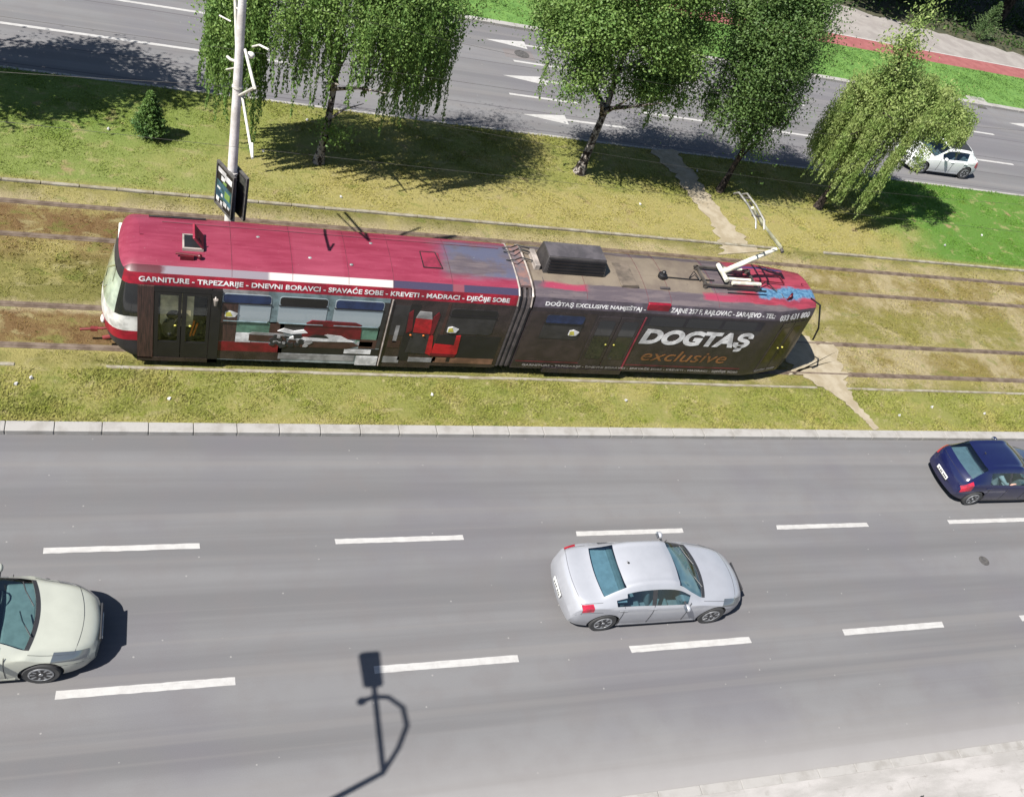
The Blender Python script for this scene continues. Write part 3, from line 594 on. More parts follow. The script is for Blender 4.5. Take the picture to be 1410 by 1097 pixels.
H=MB(); H.hexa([(1.08,TY-.42,3.2),(1.13,TY-.42,3.21),(1.13,TY+.12,3.21),(1.08,TY+.12,3.2),(.86,TY-.42,3.50),(.91,TY-.42,3.53),(.91,TY+.12,3.53),(.86,TY+.12,3.50)]); H.build('hatch_lid',TM('red_hatch',(176,48,74),.45,.45),fr,TO,None,.015)
H=MB(); H.tube([(1.1,TY-.3,3.2),(1.0,TY-.3,3.45)],.014,6); H.build('stay_bar',MT_black,fr,TO)
H=MB(); H.span(.6,.9,TY-.72,TY-.6,3.08,3.2); H.tube([(.5,TY-.62,3.2),(1.0,TY-.66,3.2)],.03,6); H.ball((1.03,TY-.66,3.18),.06); tb(H,'roof_latch',MT_sofa,smooth=40)
H=MB()
for a,b in (((6.45,-.42),(6.95,-.42)),((6.95,-.42),(6.85,.2)),((6.85,.2),(6.45,.2)),((6.45,.2),(6.45,-.42))): H.tube([(a[0],TY+a[1],3.14),(b[0],TY+b[1],3.14)],.014,6)
H.span(6.46,6.94,TY-.41,TY+.19,3.11,3.142,1); tb(H,'closed_hatch',[MT_black,TM('dull_red_hatch',(170,56,82),.45,.42)])
H=MB(); H.tube([(-.1,TY+.84,3.085),(1.2,TY+.88,3.085)],.024,6); tb(H,'roof_rail',MT_black,smooth=60)
H=MB()
y0,y1=TY-.3,TY+.52
H.hexa([(9.75,y0,3.12),(11.6,y0,3.12),(11.6,y1,3.12),(9.75,y1,3.12),(9.82,y0+.12,3.60),(11.52,y0+.12,3.60),(11.52,y1-.05,3.60),(9.82,y1-.05,3.60)],0)
ac=tb(H,'resistor_box',TM('dark_steel_box',(66,62,62),.5,.6),bev=.015)
for i in range(5):
    z=3.18+i*.085; yy=y0+.12*(z-3.12)/.48; H=MB(); H.span(9.86,11.5,yy-.035,yy+.02,z,z+.03); H.build('louvre',MT_black,ac,TO)
H=MB(); H.span(9.84,11.5,y0+.14,y1-.08,3.6,3.615); H.build('top_plate',mat('dusty_steel',lin(118,112,116,.5),.5,.3,lin(92,88,92,.5),2),ac,TO)
H=MB(); H.span(9.52,9.68,TY-.2,TY+.5,3.12,3.3); tb(H,'duct_flange',MT_hoop,bev=.02)
H=MB(); H.span(12.0,12.5,TY-.62,TY+.35,3.11,3.15); H.span(12.0,12.5,TY-.64,TY-.6,3.11,3.2,0); tb(H,'deck_plate',TM('beige_plate',(140,126,112),.6,.42),bev=.008)
H=MB(); H.lathe([(.13,0),(.13,.12),(.06,.16)],(13.42,TY-.12,3.12),'z',14); H.ball((13.42,TY-.12,3.3),.07); tb(H,'roof_insulator',MT_black,smooth=50)
H=MB(); H.tube([(13.5,TY-.14,3.17),(14.3,TY-.16,3.17),(15.1,TY-.14,3.18)],.016,6); tb(H,'roof_cable',MT_black,smooth=60)
H=MB(); H.span(13.2,13.5,TY-.62,TY-.56,3.1,3.16); tb(H,'cable_bracket',MT_bel)
H=MB(); H.tube([(17.4,TY-.68,3.1),(17.44,TY-.68,3.24),(17.52,TY-.6,3.26),(17.56,TY-.62,3.1)],.035,6); tb(H,'lifting_eye',MT_sofa,smooth=60)
H=MB(); H.tube([(18.3,TY-.55,3.1),(18.6,TY-.72,3.0),(18.95,TY-.85,2.2),(19.05,TY-.82,1.7)],.028,6); tb(H,'tail_cable',MT_black,smooth=60)
# ---- pantograph
MP=TM('cream_pantograph_paint',(232,228,208),.4,.7); MPd=TM('grimy_pantograph_steel',(92,86,80),.5,.6)
H=MB(); 
for dy in (-.42,.36): H.span(14.6,16.5,TY+dy-.03,TY+dy+.03,3.2,3.26)
for x in (14.7,15.5,16.4): H.span(x-.03,x+.03,TY-.42,TY+.4,3.2,3.26)
for x in (14.7,16.4):
    for dy in (-.42,.36): H.lathe([(.06,0),(.06,.1)],(x,TY+dy,3.1),'z',10)
pn=tb(H,'pantograph',MPd)
def pp(name,path,r,m=MP,n=8): q=MB(); q.tube(path,r,n); return q.build(name,m,pn,TO,60)
pp('lower_arm',[(15.35,TY+.02,3.38),(16.0,TY+.02,3.87),(16.78,TY+.05,4.40)],[.085,.075,.06])
pp('pivot_tube',[(15.35,TY-.34,3.36),(15.35,TY+.36,3.36)],.07)
pp('spring',[(15.45,TY-.22,3.34),(16.2,TY-.22,3.34)],.045); pp('spring',[(15.5,TY+.24,3.34),(16.1,TY+.24,3.34)],.045)
pp('damper',[(15.5,TY-.42,3.36),(16.45,TY-.40,3.36)],.06); pp('damper',[(15.3,TY-.62,3.28),(16.6,TY-.60,3.28)],.03,MT_black)
pp('control_rod',[(15.6,TY+.1,3.4),(16.2,TY+.3,3.62)],.018,MT_yel)
pp('upper_arm',[(16.78,TY+.05,4.40),(15.95,TY+.05,5.0),(15.2,TY+.05,5.62)],[.06,.055,.045],TM('pale_green_tube',(216,212,176),.4,.75))
pp('upper_arm_brace',[(16.72,TY-.08,4.36),(15.9,TY-.1,5.0),(15.3,TY-.12,5.4)],.016,MT_yel); pp('upper_arm_brace',[(16.76,TY+.14,4.36),(15.95,TY+.2,5.02),(15.25,TY+.35,5.6)],.028,MPd)
pp('elbow',[(16.80,TY-.12,4.36),(16.80,TY+.2,4.40)],.05,MPd)
for dx in (-.13,.13):
    pp('collector_strip',[(15.12+dx,TY-.78,5.52),(15.12+dx,TY-.6,5.68),(15.12+dx,TY,5.72),(15.12+dx,TY+.6,5.68),(15.12+dx,TY+.78,5.52)],.03,TM('worn_contact_strip',(150,148,140),.4,.7),6)
pp('collector_frame',[(14.96,TY-.4,5.67),(15.28,TY-.4,5.67)],.028,MPd); pp('collector_frame',[(14.96,TY+.4,5.67),(15.28,TY+.4,5.67)],.028,MPd)
for a,b in (((16.6,.2),(17.5,.25)),((17.5,.25),(17.5,-.1)),((17.5,-.1),(16.5,-.05))):
    pp('guard_rail',[(a[0],TY+a[1],3.22),(b[0],TY+b[1],3.22)],.016,MT_sofa,6)
pp('roof_cable',[(14.6,TY-.2,3.2),(14.45,TY+.05,3.3),(14.3,TY-.1,3.17)],.018,MT_black,6); pp('roof_cable',[(16.5,TY-.35,3.2),(16.75,TY-.2,3.34),(17.0,TY-.3,3.2),(17.1,TY-.45,3.2)],.018,MT_black,6)
#--PART3--
# ------------------------------------------------------------ cars
def pchip(xk,yk,x):
    xk=np.array(xk,float); yk=np.array(yk,float); h=np.diff(xk); d=np.diff(yk)/h; m=np.zeros_like(yk)
    for i in range(1,len(xk)-1):
        if d[i-1]*d[i]>0:
            w1=2*h[i]+h[i-1]; w2=h[i]+2*h[i-1]; m[i]=(w1+w2)/(w1/d[i-1]+w2/d[i])
    m[0]=d[0]; m[-1]=d[-1]
    i=np.clip(np.searchsorted(xk,x)-1,0,len(h)-1); t=(x-xk[i])/h[i]
    return (2*t**3-3*t**2+1)*yk[i]+(t**3-2*t**2+t)*h[i]*m[i]+(-2*t**3+3*t**2)*yk[i+1]+(t**3-t**2)*h[i]*m[i+1]
def car_paint(name,c,metal=.0,rough=.3,c2=None):
    t=NT(name); n=t.noise(t.obj(),2.2,4)
    geo=t.n('ShaderNodeNewGeometry'); cc=t.mix(t.step(n,.35,.7),c,c2 or tuple(x*.93 for x in c)); cc=t.mix(geo.outputs['Backfacing'],cc,(.03,.03,.032))
    X,Y,Z=t.xyz(t.obj()); low_tint=t.math('MULTIPLY',t.step(Z,.62,.2),t.math('MULTIPLY',n,.55)); cc=t.mix(low_tint,cc,lin(120,112,104,.35))  # paint turns grey-brown towards the sills, varied by noise
    return t.done(cc,rough,metal,.5,.6)
MC_trim=mat('black_plastic_trim',(.022,.022,.024),.5); MC_tyre=mat('tyre_rubber',(.025,.025,.026),.8); MC_rim=mat('alloy_rim',lin(186,188,192,.7),.35,.5,lin(150,152,156,.6),12)
MC_in=mat('car_interior',(.17,.18,.185),.8); MC_dash=mat('grey_dashboard',(.17,.185,.19),.8); MC_lamp=NT('headlamp_lens').done(lin(150,158,164,.4),.1,.5,.8,1); MC_tail=mat('red_tail_lens',(.36,.010,.028),.12,0,(.16,.01,.02),7,spec=.6,coat=1)
MC_shelf=mat('parcel_shelf_cloth',(.26,.30,.32),.9); MC_plate=mat('number_plate',lin(236,236,232,.6),.5); MC_mir=NT('mirror_glass').done((.5,.55,.6),.05,1)
def plate_text(root,x,y,z,dirx):
    pass
def make_car(name,label,cat,loc,flip,P,paint,glassm,group=None,seatm=None,lower=None,roofm=None):
    L=P['L'];W=P['W']/2
    root=empty(name,loc,label,cat,group,math.pi if flip else 0)     # car frame: +x forward from the nose at x=0, so the body lies at x<0
    xs=np.unique(np.concatenate([np.linspace(0,.5,11),np.linspace(.5,L-.5,58),np.linspace(L-.5,L,11),P['cuts']]))
    zt=pchip(*zip(*P['top']),xs); zb=pchip(*zip(*P['bot']),xs); wd=pchip(*zip(*P['plan']),xs)*W; zbelt=pchip(*zip(*P['belt']),xs); wr=pchip(*zip(*P['roofw']),xs)*W
    bow=pchip([0,.5,1.6,L*.5,L-1.5,L-.4,L],[P['bf'],P['bf'],P['bf']*.85,0,-P['br']*.8,-P['br'],-P['br']],xs)
    SEG=4; rings=[]; 
    def ring(i):
        w=wd[i]; top=zt[i]; b=zb[i]; sh=min(zbelt[i],top-.05); mid=b+(sh-b)*.55
        gh=max(0.,min(1.,(top-sh-.06)/.25))
        r6=wr[i]; z6=top-(.03+.025*gh)
        K=[(0,b),(w*.86,b),(w*.97,b+.06),(w,mid),(w*.985,sh-.07),(w*(.955-.01*gh),sh),(r6,z6),(r6*.72,top-.012*(1+gh)),(r6*.36,top-.003),(0,top)]
        out=[]
        for k in range(len(K)-1):
            p0=K[max(k-1,0)];p1=K[k];p2=K[k+1];p3=K[min(k+2,len(K)-1)]
            for s in range(SEG):
                t=s/SEG; lin_=k in (0,5) or (k==4 and gh>.5)
                if lin_: out.append((p1[0]+(p2[0]-p1[0])*t,p1[1]+(p2[1]-p1[1])*t))
                else: out.append(tuple(.5*((2*p1[j])+(-p0[j]+p2[j])*t+(2*p0[j]-5*p1[j]+4*p2[j]-p3[j])*t*t+(-p0[j]+3*p1[j]-3*p2[j]+p3[j])*t**3) for j in (0,1)))
        out.append(K[-1]); return out
    R=[ring(i) for i in range(len(xs))]; M=len(R[0])
    V=[]
    for i,x in enumerate(xs):
        for sgn in (1,-1):
            for (y,z) in R[i]:
                V.append((-(x+bow[i]*(y/W)**2),sgn*y,z))
    # bow shift is kept small at the sill by using the full half-width at every height
    idx=lambda i,s,j:i*2*M+(0 if s>0 else M)+j
    regions=P['regions']     # name -> (segment range, x range, side or None)
    faces={}
    def put(key,f): faces.setdefault(key,[]).append(f)
    for i in range(len(xs)-1):
        xm=(xs[i]+xs[i+1])/2
        for s in (1,-1):
            for j in range(M-1):
                seg=j/SEG; key='body'
                for rn,(a,b,x0,x1) in regions.items():
                    if a<=seg+1e-6<b and x0<xm<x1: key=rn+(('+' if s>0 else '-') if not rn.startswith(('wind','rear_w','roof','body','cowl')) else ''); break
                f=(idx(i,s,j),idx(i,s,j+1),idx(i+1,s,j+1),idx(i+1,s,j))
                put(key,f if s<0 else f[::-1])
    bm=bmesh.new(); bv=[bm.verts.new(v) for v in V]; keys=list(faces); lay=bm.faces.layers.int.new('key')
    for kx,key in enumerate(keys):
        for f in faces[key]:
            try: q=bm.faces.new([bv[a] for a in f]); q[lay]=kx; q.smooth=True
            except ValueError: pass
    for i in (0,len(xs)-1):
        cp=[bv[idx(i,1,j)] for j in range(M)]+[bv[idx(i,-1,j)] for j in range(M-2,0,-1)]
        try: q=bm.faces.new(cp if i else cp[::-1]); q[lay]=keys.index('body')
        except ValueError: pass
    bmesh.ops.remove_doubles(bm,verts=bm.verts,dist=.0004); bmesh.ops.recalc_face_normals(bm,faces=bm.faces)
    me=bpy.data.meshes.new('shell'); bm.to_mesh(me); bm.free(); me.materials.append(paint); me.materials.append(MC_trim)
    shell=bpy.data.objects.new('shell',me); COL.objects.link(shell)
    cut=MB()
    for wx in (P['fw'],P['rw']):
        for s in (1,-1): cut.lathe([(P['wr']+.055,-.17),(P['wr']+.055,.3)] if s>0 else [(P['wr']+.055,-.3),(P['wr']+.055,.17)],(-wx,s*(W-.10),P['wr']),'y',28,1)
    cobs=[]
    for q in range(4):
        c=MB(); n=28*2; fs=[f for f in cut.f if q*n<=f[0]<(q+1)*n]; c.v=cut.v[q*n:(q+1)*n]; c.f=[tuple(a-q*n for a in f) for f in fs]; c.mi=[1]*len(fs)
        co=c.build('cutter',[paint,MC_trim]); cobs.append(co)
        bmd=bmesh.new(); bmd.from_mesh(co.data); bmesh.ops.recalc_face_normals(bmd,faces=bmd.faces); bmd.to_mesh(co.data); bmd.free()
        md=shell.modifiers.new('arch','BOOLEAN'); md.operation='DIFFERENCE'; md.object=co; md.solver='EXACT'
    dg=bpy.context.evaluated_depsgraph_get(); dg.update(); ev=shell.evaluated_get(dg); m2=bpy.data.meshes.new_from_object(ev,preserve_all_data_layers=True,depsgraph=dg)
    for o in cobs+[shell]: bpy.data.objects.remove(o)
    src=bmesh.new(); src.from_mesh(m2); lay=src.faces.layers.int.get('key')
    mats={'body':paint}
    def extract(sel,nm,mlist,par,off=0):
        b=src.copy(); l=b.faces.layers.int.get('key'); bmesh.ops.delete(b,geom=[f for f in b.faces if not sel(f,f[l])],context='FACES')
        if not b.faces: b.free(); return None
        if off:
            b.normal_update()
            for v in b.verts: v.co+=v.normal*off
        d=bpy.data.meshes.new(nm); b.to_mesh(d); b.free()
        for q in mlist: d.materials.append(q)
        d.shade_smooth(); d.set_sharp_from_angle(angle=R_(38)); o=bpy.data.objects.new(nm,d); COL.objects.link(o); o.parent=par; return o
    op=[k for k in keys if k!='body' and not k.startswith(('headlight','tail_light','roof_panel','door','body','cowl'))]
    opi=[keys.index(k) for k in op]
    body=extract(lambda f,k:(k not in opi) or f.material_index==1,'body',[paint,MC_trim],root)
    for k in keys:
        if k=='body' or k.startswith('body'): continue
        ki=keys.index(k); nm=k.strip('+-')
        sel=lambda f,kk,ki=ki:kk==ki and f.material_index==0
        if nm.startswith('pillar'): extract(sel,'pillar_trim',[MC_trim],root)
        elif nm.startswith(('front_side','back_side','quarter')): extract(sel,'side_window',[glassm],root)
        elif nm.startswith('windscreen'): extract(sel,'windscreen',[glassm],root)
        elif nm.startswith('rear_window'): extract(sel,'rear_window',[glassm],root)
        elif nm.startswith('headlight'): extract(sel,'headlight',[MC_lamp],root,.004)
        elif nm.startswith('tail_light'): extract(sel,'tail_light',[MC_tail],root,.005)
        elif nm.startswith('cowl'): extract(sel,'cowl_panel',[MC_trim],root,.004)
        elif nm.startswith('roof_panel'): extract(sel,'roof_panel',[roofm],root,.004)
    # wheels
    r=P['wr']; prof=[(r*.62,-.10),(r*.93,-.11),(r,-.085),(r,.085),(r*.93,.11),(r*.62,.10)]
    for wx in (P['fw'],P['rw']):
        for s in (1,-1):
            c=(-wx,s*(W-.125),r); wl=MB(); wl.lathe(prof,c,'y',28); wo=wl.build('wheel',MC_tyre,root,(0,0,0),40)
            q=MB(); q.lathe([(r*.63,.098*s),(r*.66,.108*s)] if s>0 else [(r*.66,-.108),(r*.63,-.098)],c,'y',24,1); ns=P.get('sp',5)
            q.lathe([(r*.6,.075*s),(r*.6,.08*s)] if s>0 else [(r*.6,-.08),(r*.6,-.075)],c,'y',24,1)
            q.lathe([(r*.16,.08*s),(r*.12,.112*s)] if s>0 else [(r*.12,-.112),(r*.16,-.08)],c,'y',12,0)
            for a in range(ns):
                t=2*math.pi*a/ns+.3; t2=math.pi/ns*.50
                def pt(rr,tt,h): return (c[0]+rr*math.cos(tt),c[1]+s*h,c[2]+rr*math.sin(tt))
                ps=[pt(r*.14,t-t2*1.2,.085),pt(r*.64,t-t2*.8,.085),pt(r*.64,t+t2*.8,.085),pt(r*.14,t+t2*1.2,.085)]
                q.hexa(ps+[pt(r*.14,t-t2*1.2,.106),pt(r*.64,t-t2*.6,.112),pt(r*.64,t+t2*.6,.112),pt(r*.14,t+t2*1.2,.106)],0)
            q.lathe([(r*.58,.084*s),(r*.585,.115*s),(r*.66,.112*s),(r*.66,.084*s)][::1 if s>0 else -1],c,'y',24,0)
            q.build('rim',[MC_rim,MC_trim],wo,(0,0,0),30)
    # interior
    fx=P['seat']; q=MB(); q.span(-P['x_rear'],-P['x_cowl'],-W*.86,W*.86,.22,.34); q.build('cabin_floor',MC_in,root)
    q=MB(); q.span(-P['x_cowl']-.55,-P['x_cowl']+.02,-W*.82,W*.82,.55,.86); q.build('dashboard',MC_dash,root,bev=.05)
    q=MB(); n=14; q.tube([(-P['x_cowl']-.62+.05*math.sin(a),W*.42+.17*math.cos(a),.86+.17*math.sin(a)) for a in [2*math.pi*i/n for i in range(n+1)]],.014,6); q.build('steering_wheel',MC_trim,root,smooth=60)
    sm=seatm or MC_in
    for sy in (-1,1):
        q=MB(); q.span(-fx-.28,-fx+.25,sy*W*.42-.24,sy*W*.42+.24,.3,.5)
        q.hexa([(-fx-.24,sy*W*.42-.23,.48),(-fx-.36,sy*W*.42-.23,.48),(-fx-.36,sy*W*.42+.23,.48),(-fx-.24,sy*W*.42+.23,.48),(-fx-.44,sy*W*.42-.2,1.02),(-fx-.53,sy*W*.42-.2,1.02),(-fx-.53,sy*W*.42+.2,1.02),(-fx-.44,sy*W*.42+.2,1.02)])
        q.span(-fx-.56,-fx-.46,sy*W*.42-.12,sy*W*.42+.12,1.05,1.2); q.build('front_seat',sm,root,bev=.05)
    q=MB(); rx=P['x_rear']-.45; q.span(-rx-.1,-rx+.45,-W*.78,W*.78,.3,.52); q.span(-rx-.22,-rx-.05,-W*.76,W*.76,.5,1.0); q.build('rear_bench',sm,root,bev=.05)
    q=MB(); q.span(-P['x_rear']-.35,-rx-.1,-W*.8,W*.8,P['shelf']-.03,P['shelf']); q.build('parcel_shelf',MC_shelf,root)
    # mirrors, handles, plates, wipers, grille
    for s in (1,-1):
        q=MB(); q.ball((-P['mx'],s*(W+.085),P['mz']),(.065,.10,.075),0,12); q.tube([(-P['mx'],s*(W-.1),P['mz']-.03),(-P['mx'],s*(W+.05),P['mz']-.03)],.03); mo=q.build('door_mirror',paint,root,smooth=60)
        q=MB(); q.span(-P['mx']-.07,-P['mx']-.058,s*(W+.085)-.075,s*(W+.085)+.075,P['mz']-.05,P['mz']+.05); q.build('mirror_glass',MC_mir,mo)
        for hx in P['handles']:
            q=MB(); q.span(-hx-.1,-hx+.1,s*W*.985-.012,s*W*.985+.028,P['hz']-.018,P['hz']+.018); q.build('door_handle',P.get('hm',paint),root,bev=.008)
        for dx in P['seams']:
            q=MB(); zz=np.linspace(.3,P['hz']+.12,6); i=int(np.argmin(abs(xs-dx)))
            yv=[np.interp(z,[R[i][k][1] for k in range(SEG*1,SEG*5+1)],[R[i][k][0] for k in range(SEG*1,SEG*5+1)]) for z in zz]
            bx=bow[i]
            q.tube([(-(dx+bx*(y/W)**2),s*(y+.001),z) for y,z in zip(yv,zz)],.008,5); q.build('door_seam',MC_trim,root)
        q=MB(); q.span(-P['rw']+P['wr']+.08,-P['fw']-P['wr']-.08,s*W*.955-.02,s*W*.955+.03,.19,.27); q.build('sill',lower or MC_trim,root,bev=.02)
    def sline(nm,pts,r=.0045):      # a shut line lying on the body surface: (x, position along the section)
        for s in (1,-1):
            path=[]
            for x,j in pts:
                i=int(np.argmin(abs(xs-x))); jj=j*SEG; a=int(min(jj,M-2)); f=jj-a; y=R[i][a][0]*(1-f)+R[i][a+1][0]*f; z=R[i][a][1]*(1-f)+R[i][a+1][1]*f
                path.append((-(xs[i]+bow[i]*(y/W)**2),s*y,z+.002))
            q=MB(); q.tube(path,r,5); q.build(nm,MC_trim,root)
    xc=P['x_cowl']; sline('bonnet_gap',[(x,5.45) for x in np.linspace(.28,xc-.12,8)]); sline('bonnet_gap',[(.28,j) for j in np.linspace(5.45,9,9)])
    rg=[k for k in P['regions'] if k=='rear_window'][0]; rx1=P['regions'][rg][3]
    if rx1<L-.5: sline('boot_gap',[(x,5.6) for x in np.linspace(rx1+.06,L-.16,6)])
    sline('boot_gap',[(L-.13,j) for j in np.linspace(3.4,9,10)])
    sline('bumper_gap',[(x,3.6) for x in np.linspace(L-.62,L-.04,6)]); sline('bumper_gap',[(x,3.4) for x in np.linspace(.05,.6,6)])
    for end,x,zc in (('front',.0,P['pf']),('rear',L,P['pr'])):
        q=MB(); s=1 if end=='front' else -1; xx=-x+s*.015; q.span(xx-.012,xx+.012,-.26,.26,zc-.057,zc+.057); pl=q.build('number_plate',MC_plate,root,bev=.006)
        q=MB()
        for a in (-.2,-.14,-.08,.02,.08,.16): q.span(xx+s*.012-.001,xx+s*.012+.0015,a-.02,a+.02,zc-.035,zc+.035)
        q.build('plate_characters',MC_trim,pl)
    q=MB(); q.span(-.02,.012,-W*.42,W*.42,P['pf']+.08,P['pf']+.2); q.build('grille',MC_trim,root,bev=.01)
    for s0 in (.12,-.45):
        xa=P['x_cowl']; q=MB(); i=int(np.argmin(abs(xs-xa))); q.tube([(-xa-.02,s0*W*1.2,zt[i]+.02),(-xa-.18,s0*W*1.2+.3,zt[i]+.075),(-xa-.24,s0*W*1.2+.5,zt[i]+.085)],.012,6); q.build('wiper',MC_trim,root)
    q=MB(); q.tube([(-P['ant'],0,P['antz']),(-P['ant']-.06,0,P['antz']+.06)],[.03,.01],8); q.build('aerial',MC_trim,root,smooth=60)
    return root
def sedan(L=4.78,W=1.86,H=1.45,fw=.98,rw=3.80,wr=.33,cs=0):
    k=L/4.78; h=H/1.45; X=lambda a:a*k-cs*math.exp(-((a-1.5)/.62)**2)
    top=[(0,.56),(.06,.66),(.25,.77),(.6,.87),(1.05,.94),(1.30,.98),(1.6,1.13),(2.05,1.35),(2.35,1.43),(2.75,1.45),(3.15,1.43),(3.45,1.365),(3.85,1.20),(4.2,1.07),(4.5,1.04),(4.66,1.0),(4.74,.88),(4.78,.62)]
    return dict(L=L,W=W,top=[(X(a),b*h) for a,b in top],bot=[(0,.24),(.2,.19),(1,.17),(L-1,.18),(L-.25,.24),(L,.30)],
     plan=[(0,.66),(.12,.80),(.35,.91),(.75,.975),(1.5,.995),(2.6,1),(L-1,.99),(L-.5,.965),(L-.15,.92),(L,.84)],
     belt=[(0,.48),(.3,.66),(.8,.78),(X(1.3),.88*h),(2.4,.93*h),(3.4,.97*h),(4.2,.97*h),(L-.1,.86),(L,.56)],
     roofw=[(0,.52),(.3,.70),(X(1.0),.78),(X(1.3),.80),(X(1.7),.74),(X(2.1),.66),(2.7,.64),(3.3,.65),(3.8,.70),(4.2,.76),(4.55,.74),(L,.55)],
     bf=.22,br=.15,fw=fw,rw=rw,wr=wr,cuts=[X(a) for a in (1.24,1.34,2.12,2.28,3.0,3.08,3.36,3.55,4.08,1.75,3.78)],
     regions={'cowl_panel':(6.0,9.1,X(1.24),X(1.34)),'windscreen':(6.0,9.1,X(1.34),X(2.12)),'rear_window':(6.25,9.1,X(3.55),X(4.08)),'front_side_window':(5.0,5.7,X(1.72),X(2.78)),'pillar':(5,5.7,X(2.78),X(2.86)),'back_side_window':(5.0,5.7,X(2.86),X(3.52)),'quarter_window':(5.0,5.5,X(3.54),X(3.82)),
       'headlight':(4.25,5.6,.10,.62),'tail_light':(3.75,5.45,L-.40,L-.13)},
     seat=2.35,x_cowl=X(1.36),x_rear=X(3.75),shelf=.95*h,mx=X(1.95),mz=.99*h,handles=(X(2.75),X(3.5)),hz=.84*h,seams=(X(1.62),X(2.80),X(3.62)),pf=.42,pr=.52,ant=X(3.3),antz=1.40*h)
def hatch(L=4.15,W=1.735,H=1.44,fw=.86,rw=3.37,wr=.31,slope=0):
    k=L/4.15; h=H/1.44; X=lambda a:a*k
    top=[(0,.56),(.06,.66),(.25,.78),(.6,.87),(.95,.93),(1.15,.97),(1.5,1.17),(1.85,1.36),(2.15,1.43),(2.6,1.44),(3.1,1.425),(3.4,1.385-.02*slope),(3.6,1.27-.06*slope),(3.85,1.06-.08*slope),(3.97,.96),(4.05,.86),(4.12,.70),(4.15,.52)]
    return dict(L=L,W=W,top=[(X(a),b*h) for a,b in top],bot=[(0,.24),(.2,.19),(1,.17),(L-1,.18),(L-.2,.24),(L,.30)],
     plan=[(0,.68),(.12,.82),(.35,.92),(.75,.98),(1.5,1),(2.6,1),(L-.9,.985),(L-.4,.95),(L-.1,.88),(L,.80)],
     belt=[(0,.48),(.3,.66),(.8,.78),(1.2,.88*h),(2.4,.92*h),(3.4,.94*h),(3.8,.92*h),(L-.05,.66),(L,.48)],
     roofw=[(0,.55),(.3,.72),(.9,.80),(1.15,.82),(1.5,.76),(1.9,.68),(2.5,.66),(3.2,.66),(3.5,.67),(3.8,.72),(3.98,.76),(L,.6)],
     bf=.16,br=.16,fw=fw,rw=rw,wr=wr,cuts=[X(a) for a in (1.10,1.18,1.9,2.45,2.53,3.2,3.3,3.42,3.86,1.55)],
     regions={'cowl_panel':(6.0,9.1,X(1.10),X(1.18)),'windscreen':(6.0,9.1,X(1.18),X(1.9)),'rear_window':(6.0,9.1,X(3.44),X(3.86)),'front_side_window':(5.0,5.7,X(1.55),X(2.42)),'pillar':(5,5.7,X(2.42),X(2.52)),'back_side_window':(5.0,5.7,X(2.52),X(3.26)),
       'headlight':(4.25,5.6,.10,.5),'tail_light':(3.25,5.3,L-.30,L-.03)},
     seat=2.1,x_cowl=X(1.2),x_rear=X(3.35),shelf=.92*h,mx=X(1.75),mz=.97*h,handles=(X(2.3),X(3.1)),hz=.80*h,seams=(X(1.45),X(2.46),X(3.2)),pf=.42,pr=.60,ant=X(3.15),antz=1.42*h)
g_teal=glass('teal_tinted_glass',(.46,.62,.68),.02); g_green=glass('green_tinted_glass',(.54,.70,.70),.02); g_dark=glass('grey_tinted_glass',(.42,.54,.58),.02)
ps=car_paint('silver_paint',lin(214,216,224,.42),.25,.34); pb=car_paint('champagne_paint',lin(224,226,212,.46),.15,.32); pn_=car_paint('navy_paint',lin(40,48,108,.26),.1,.2); pw=car_paint('white_paint',lin(236,238,238,.62),0,.35)
MC_seatg=mat('grey_cloth_seat',lin(150,160,160,.5),.9); 
P=sedan(fw=.98,rw=3.84,wr=.335); P['sp']=7; P['hm']=MC_rim
silver=make_car('silver_sedan','silver four-door sedan with red tail lights driving between the two dashed lane lines','car',(13.66,10.72,RZ),False,P,ps,g_teal,seatm=MC_seatg,lower=ps)
P=sedan(4.80,1.86,1.48,fw=1.0,rw=3.74,wr=.335,cs=.24); P['sp']=9
beige=make_car('champagne_sedan','pale champagne sedan whose front half enters at the left edge of the road','car',(-.77,10.46,RZ),False,P,pb,g_green,seatm=MC_seatg,lower=pb)
P=hatch(); P['sp']=6; P['pr']=.56
blue=make_car('navy_hatchback','dark blue hatchback with a pale arm at its open window beside the grassy kerb','car',(26.50,13.95,RZ),False,P,pn_,g_dark)
P=hatch(4.10,1.70,1.40,fw=.80,rw=3.32,slope=1.0); P['regions']['roof_panel']=(6.0,9.1,1.95,3.3); P['sp']=5
whitec=make_car('white_hatchback','white hatchback with dark roof panel driving out from under the weeping willow','car',(32.2,32.66,RZ),True,P,pw,g_dark,roofm=MC_trim,lower=mat('grey_sill_paint',lin(170,172,176,.5),.5))
# passenger resting an arm on the blue car's window
def skin_person(root_obj,name,J,Ed,rad,mats,label):
    me=bpy.data.meshes.new(name); me.from_pydata(J,Ed,[]); o=bpy.data.objects.new(name,me); COL.objects.link(o)
    o.modifiers.new('skin','SKIN'); sd=o.modifiers.new('sub','SUBSURF'); sd.levels=2; sd.render_levels=2
    for v,r in zip(me.skin_vertices[0].data,rad): v.radius=(r,r)
    me.skin_vertices[0].data[0].use_root=True
    dg=bpy.context.evaluated_depsgraph_get(); m2=bpy.data.meshes.new_from_object(o.evaluated_get(dg)); bpy.data.objects.remove(o); m2.name=name
    for m in mats: m2.materials.append(m)
    m2.shade_smooth(); q=bpy.data.objects.new(name,m2); COL.objects.link(q); return q
M_skin=mat('skin',lin(226,180,160,.55),.6); M_shirt=mat('white_shirt',lin(238,236,232,.6),.85)
bx,by=26.50-2.50,13.95-.42     # seat position (passenger, kerb-far side of the car nearer the lane)
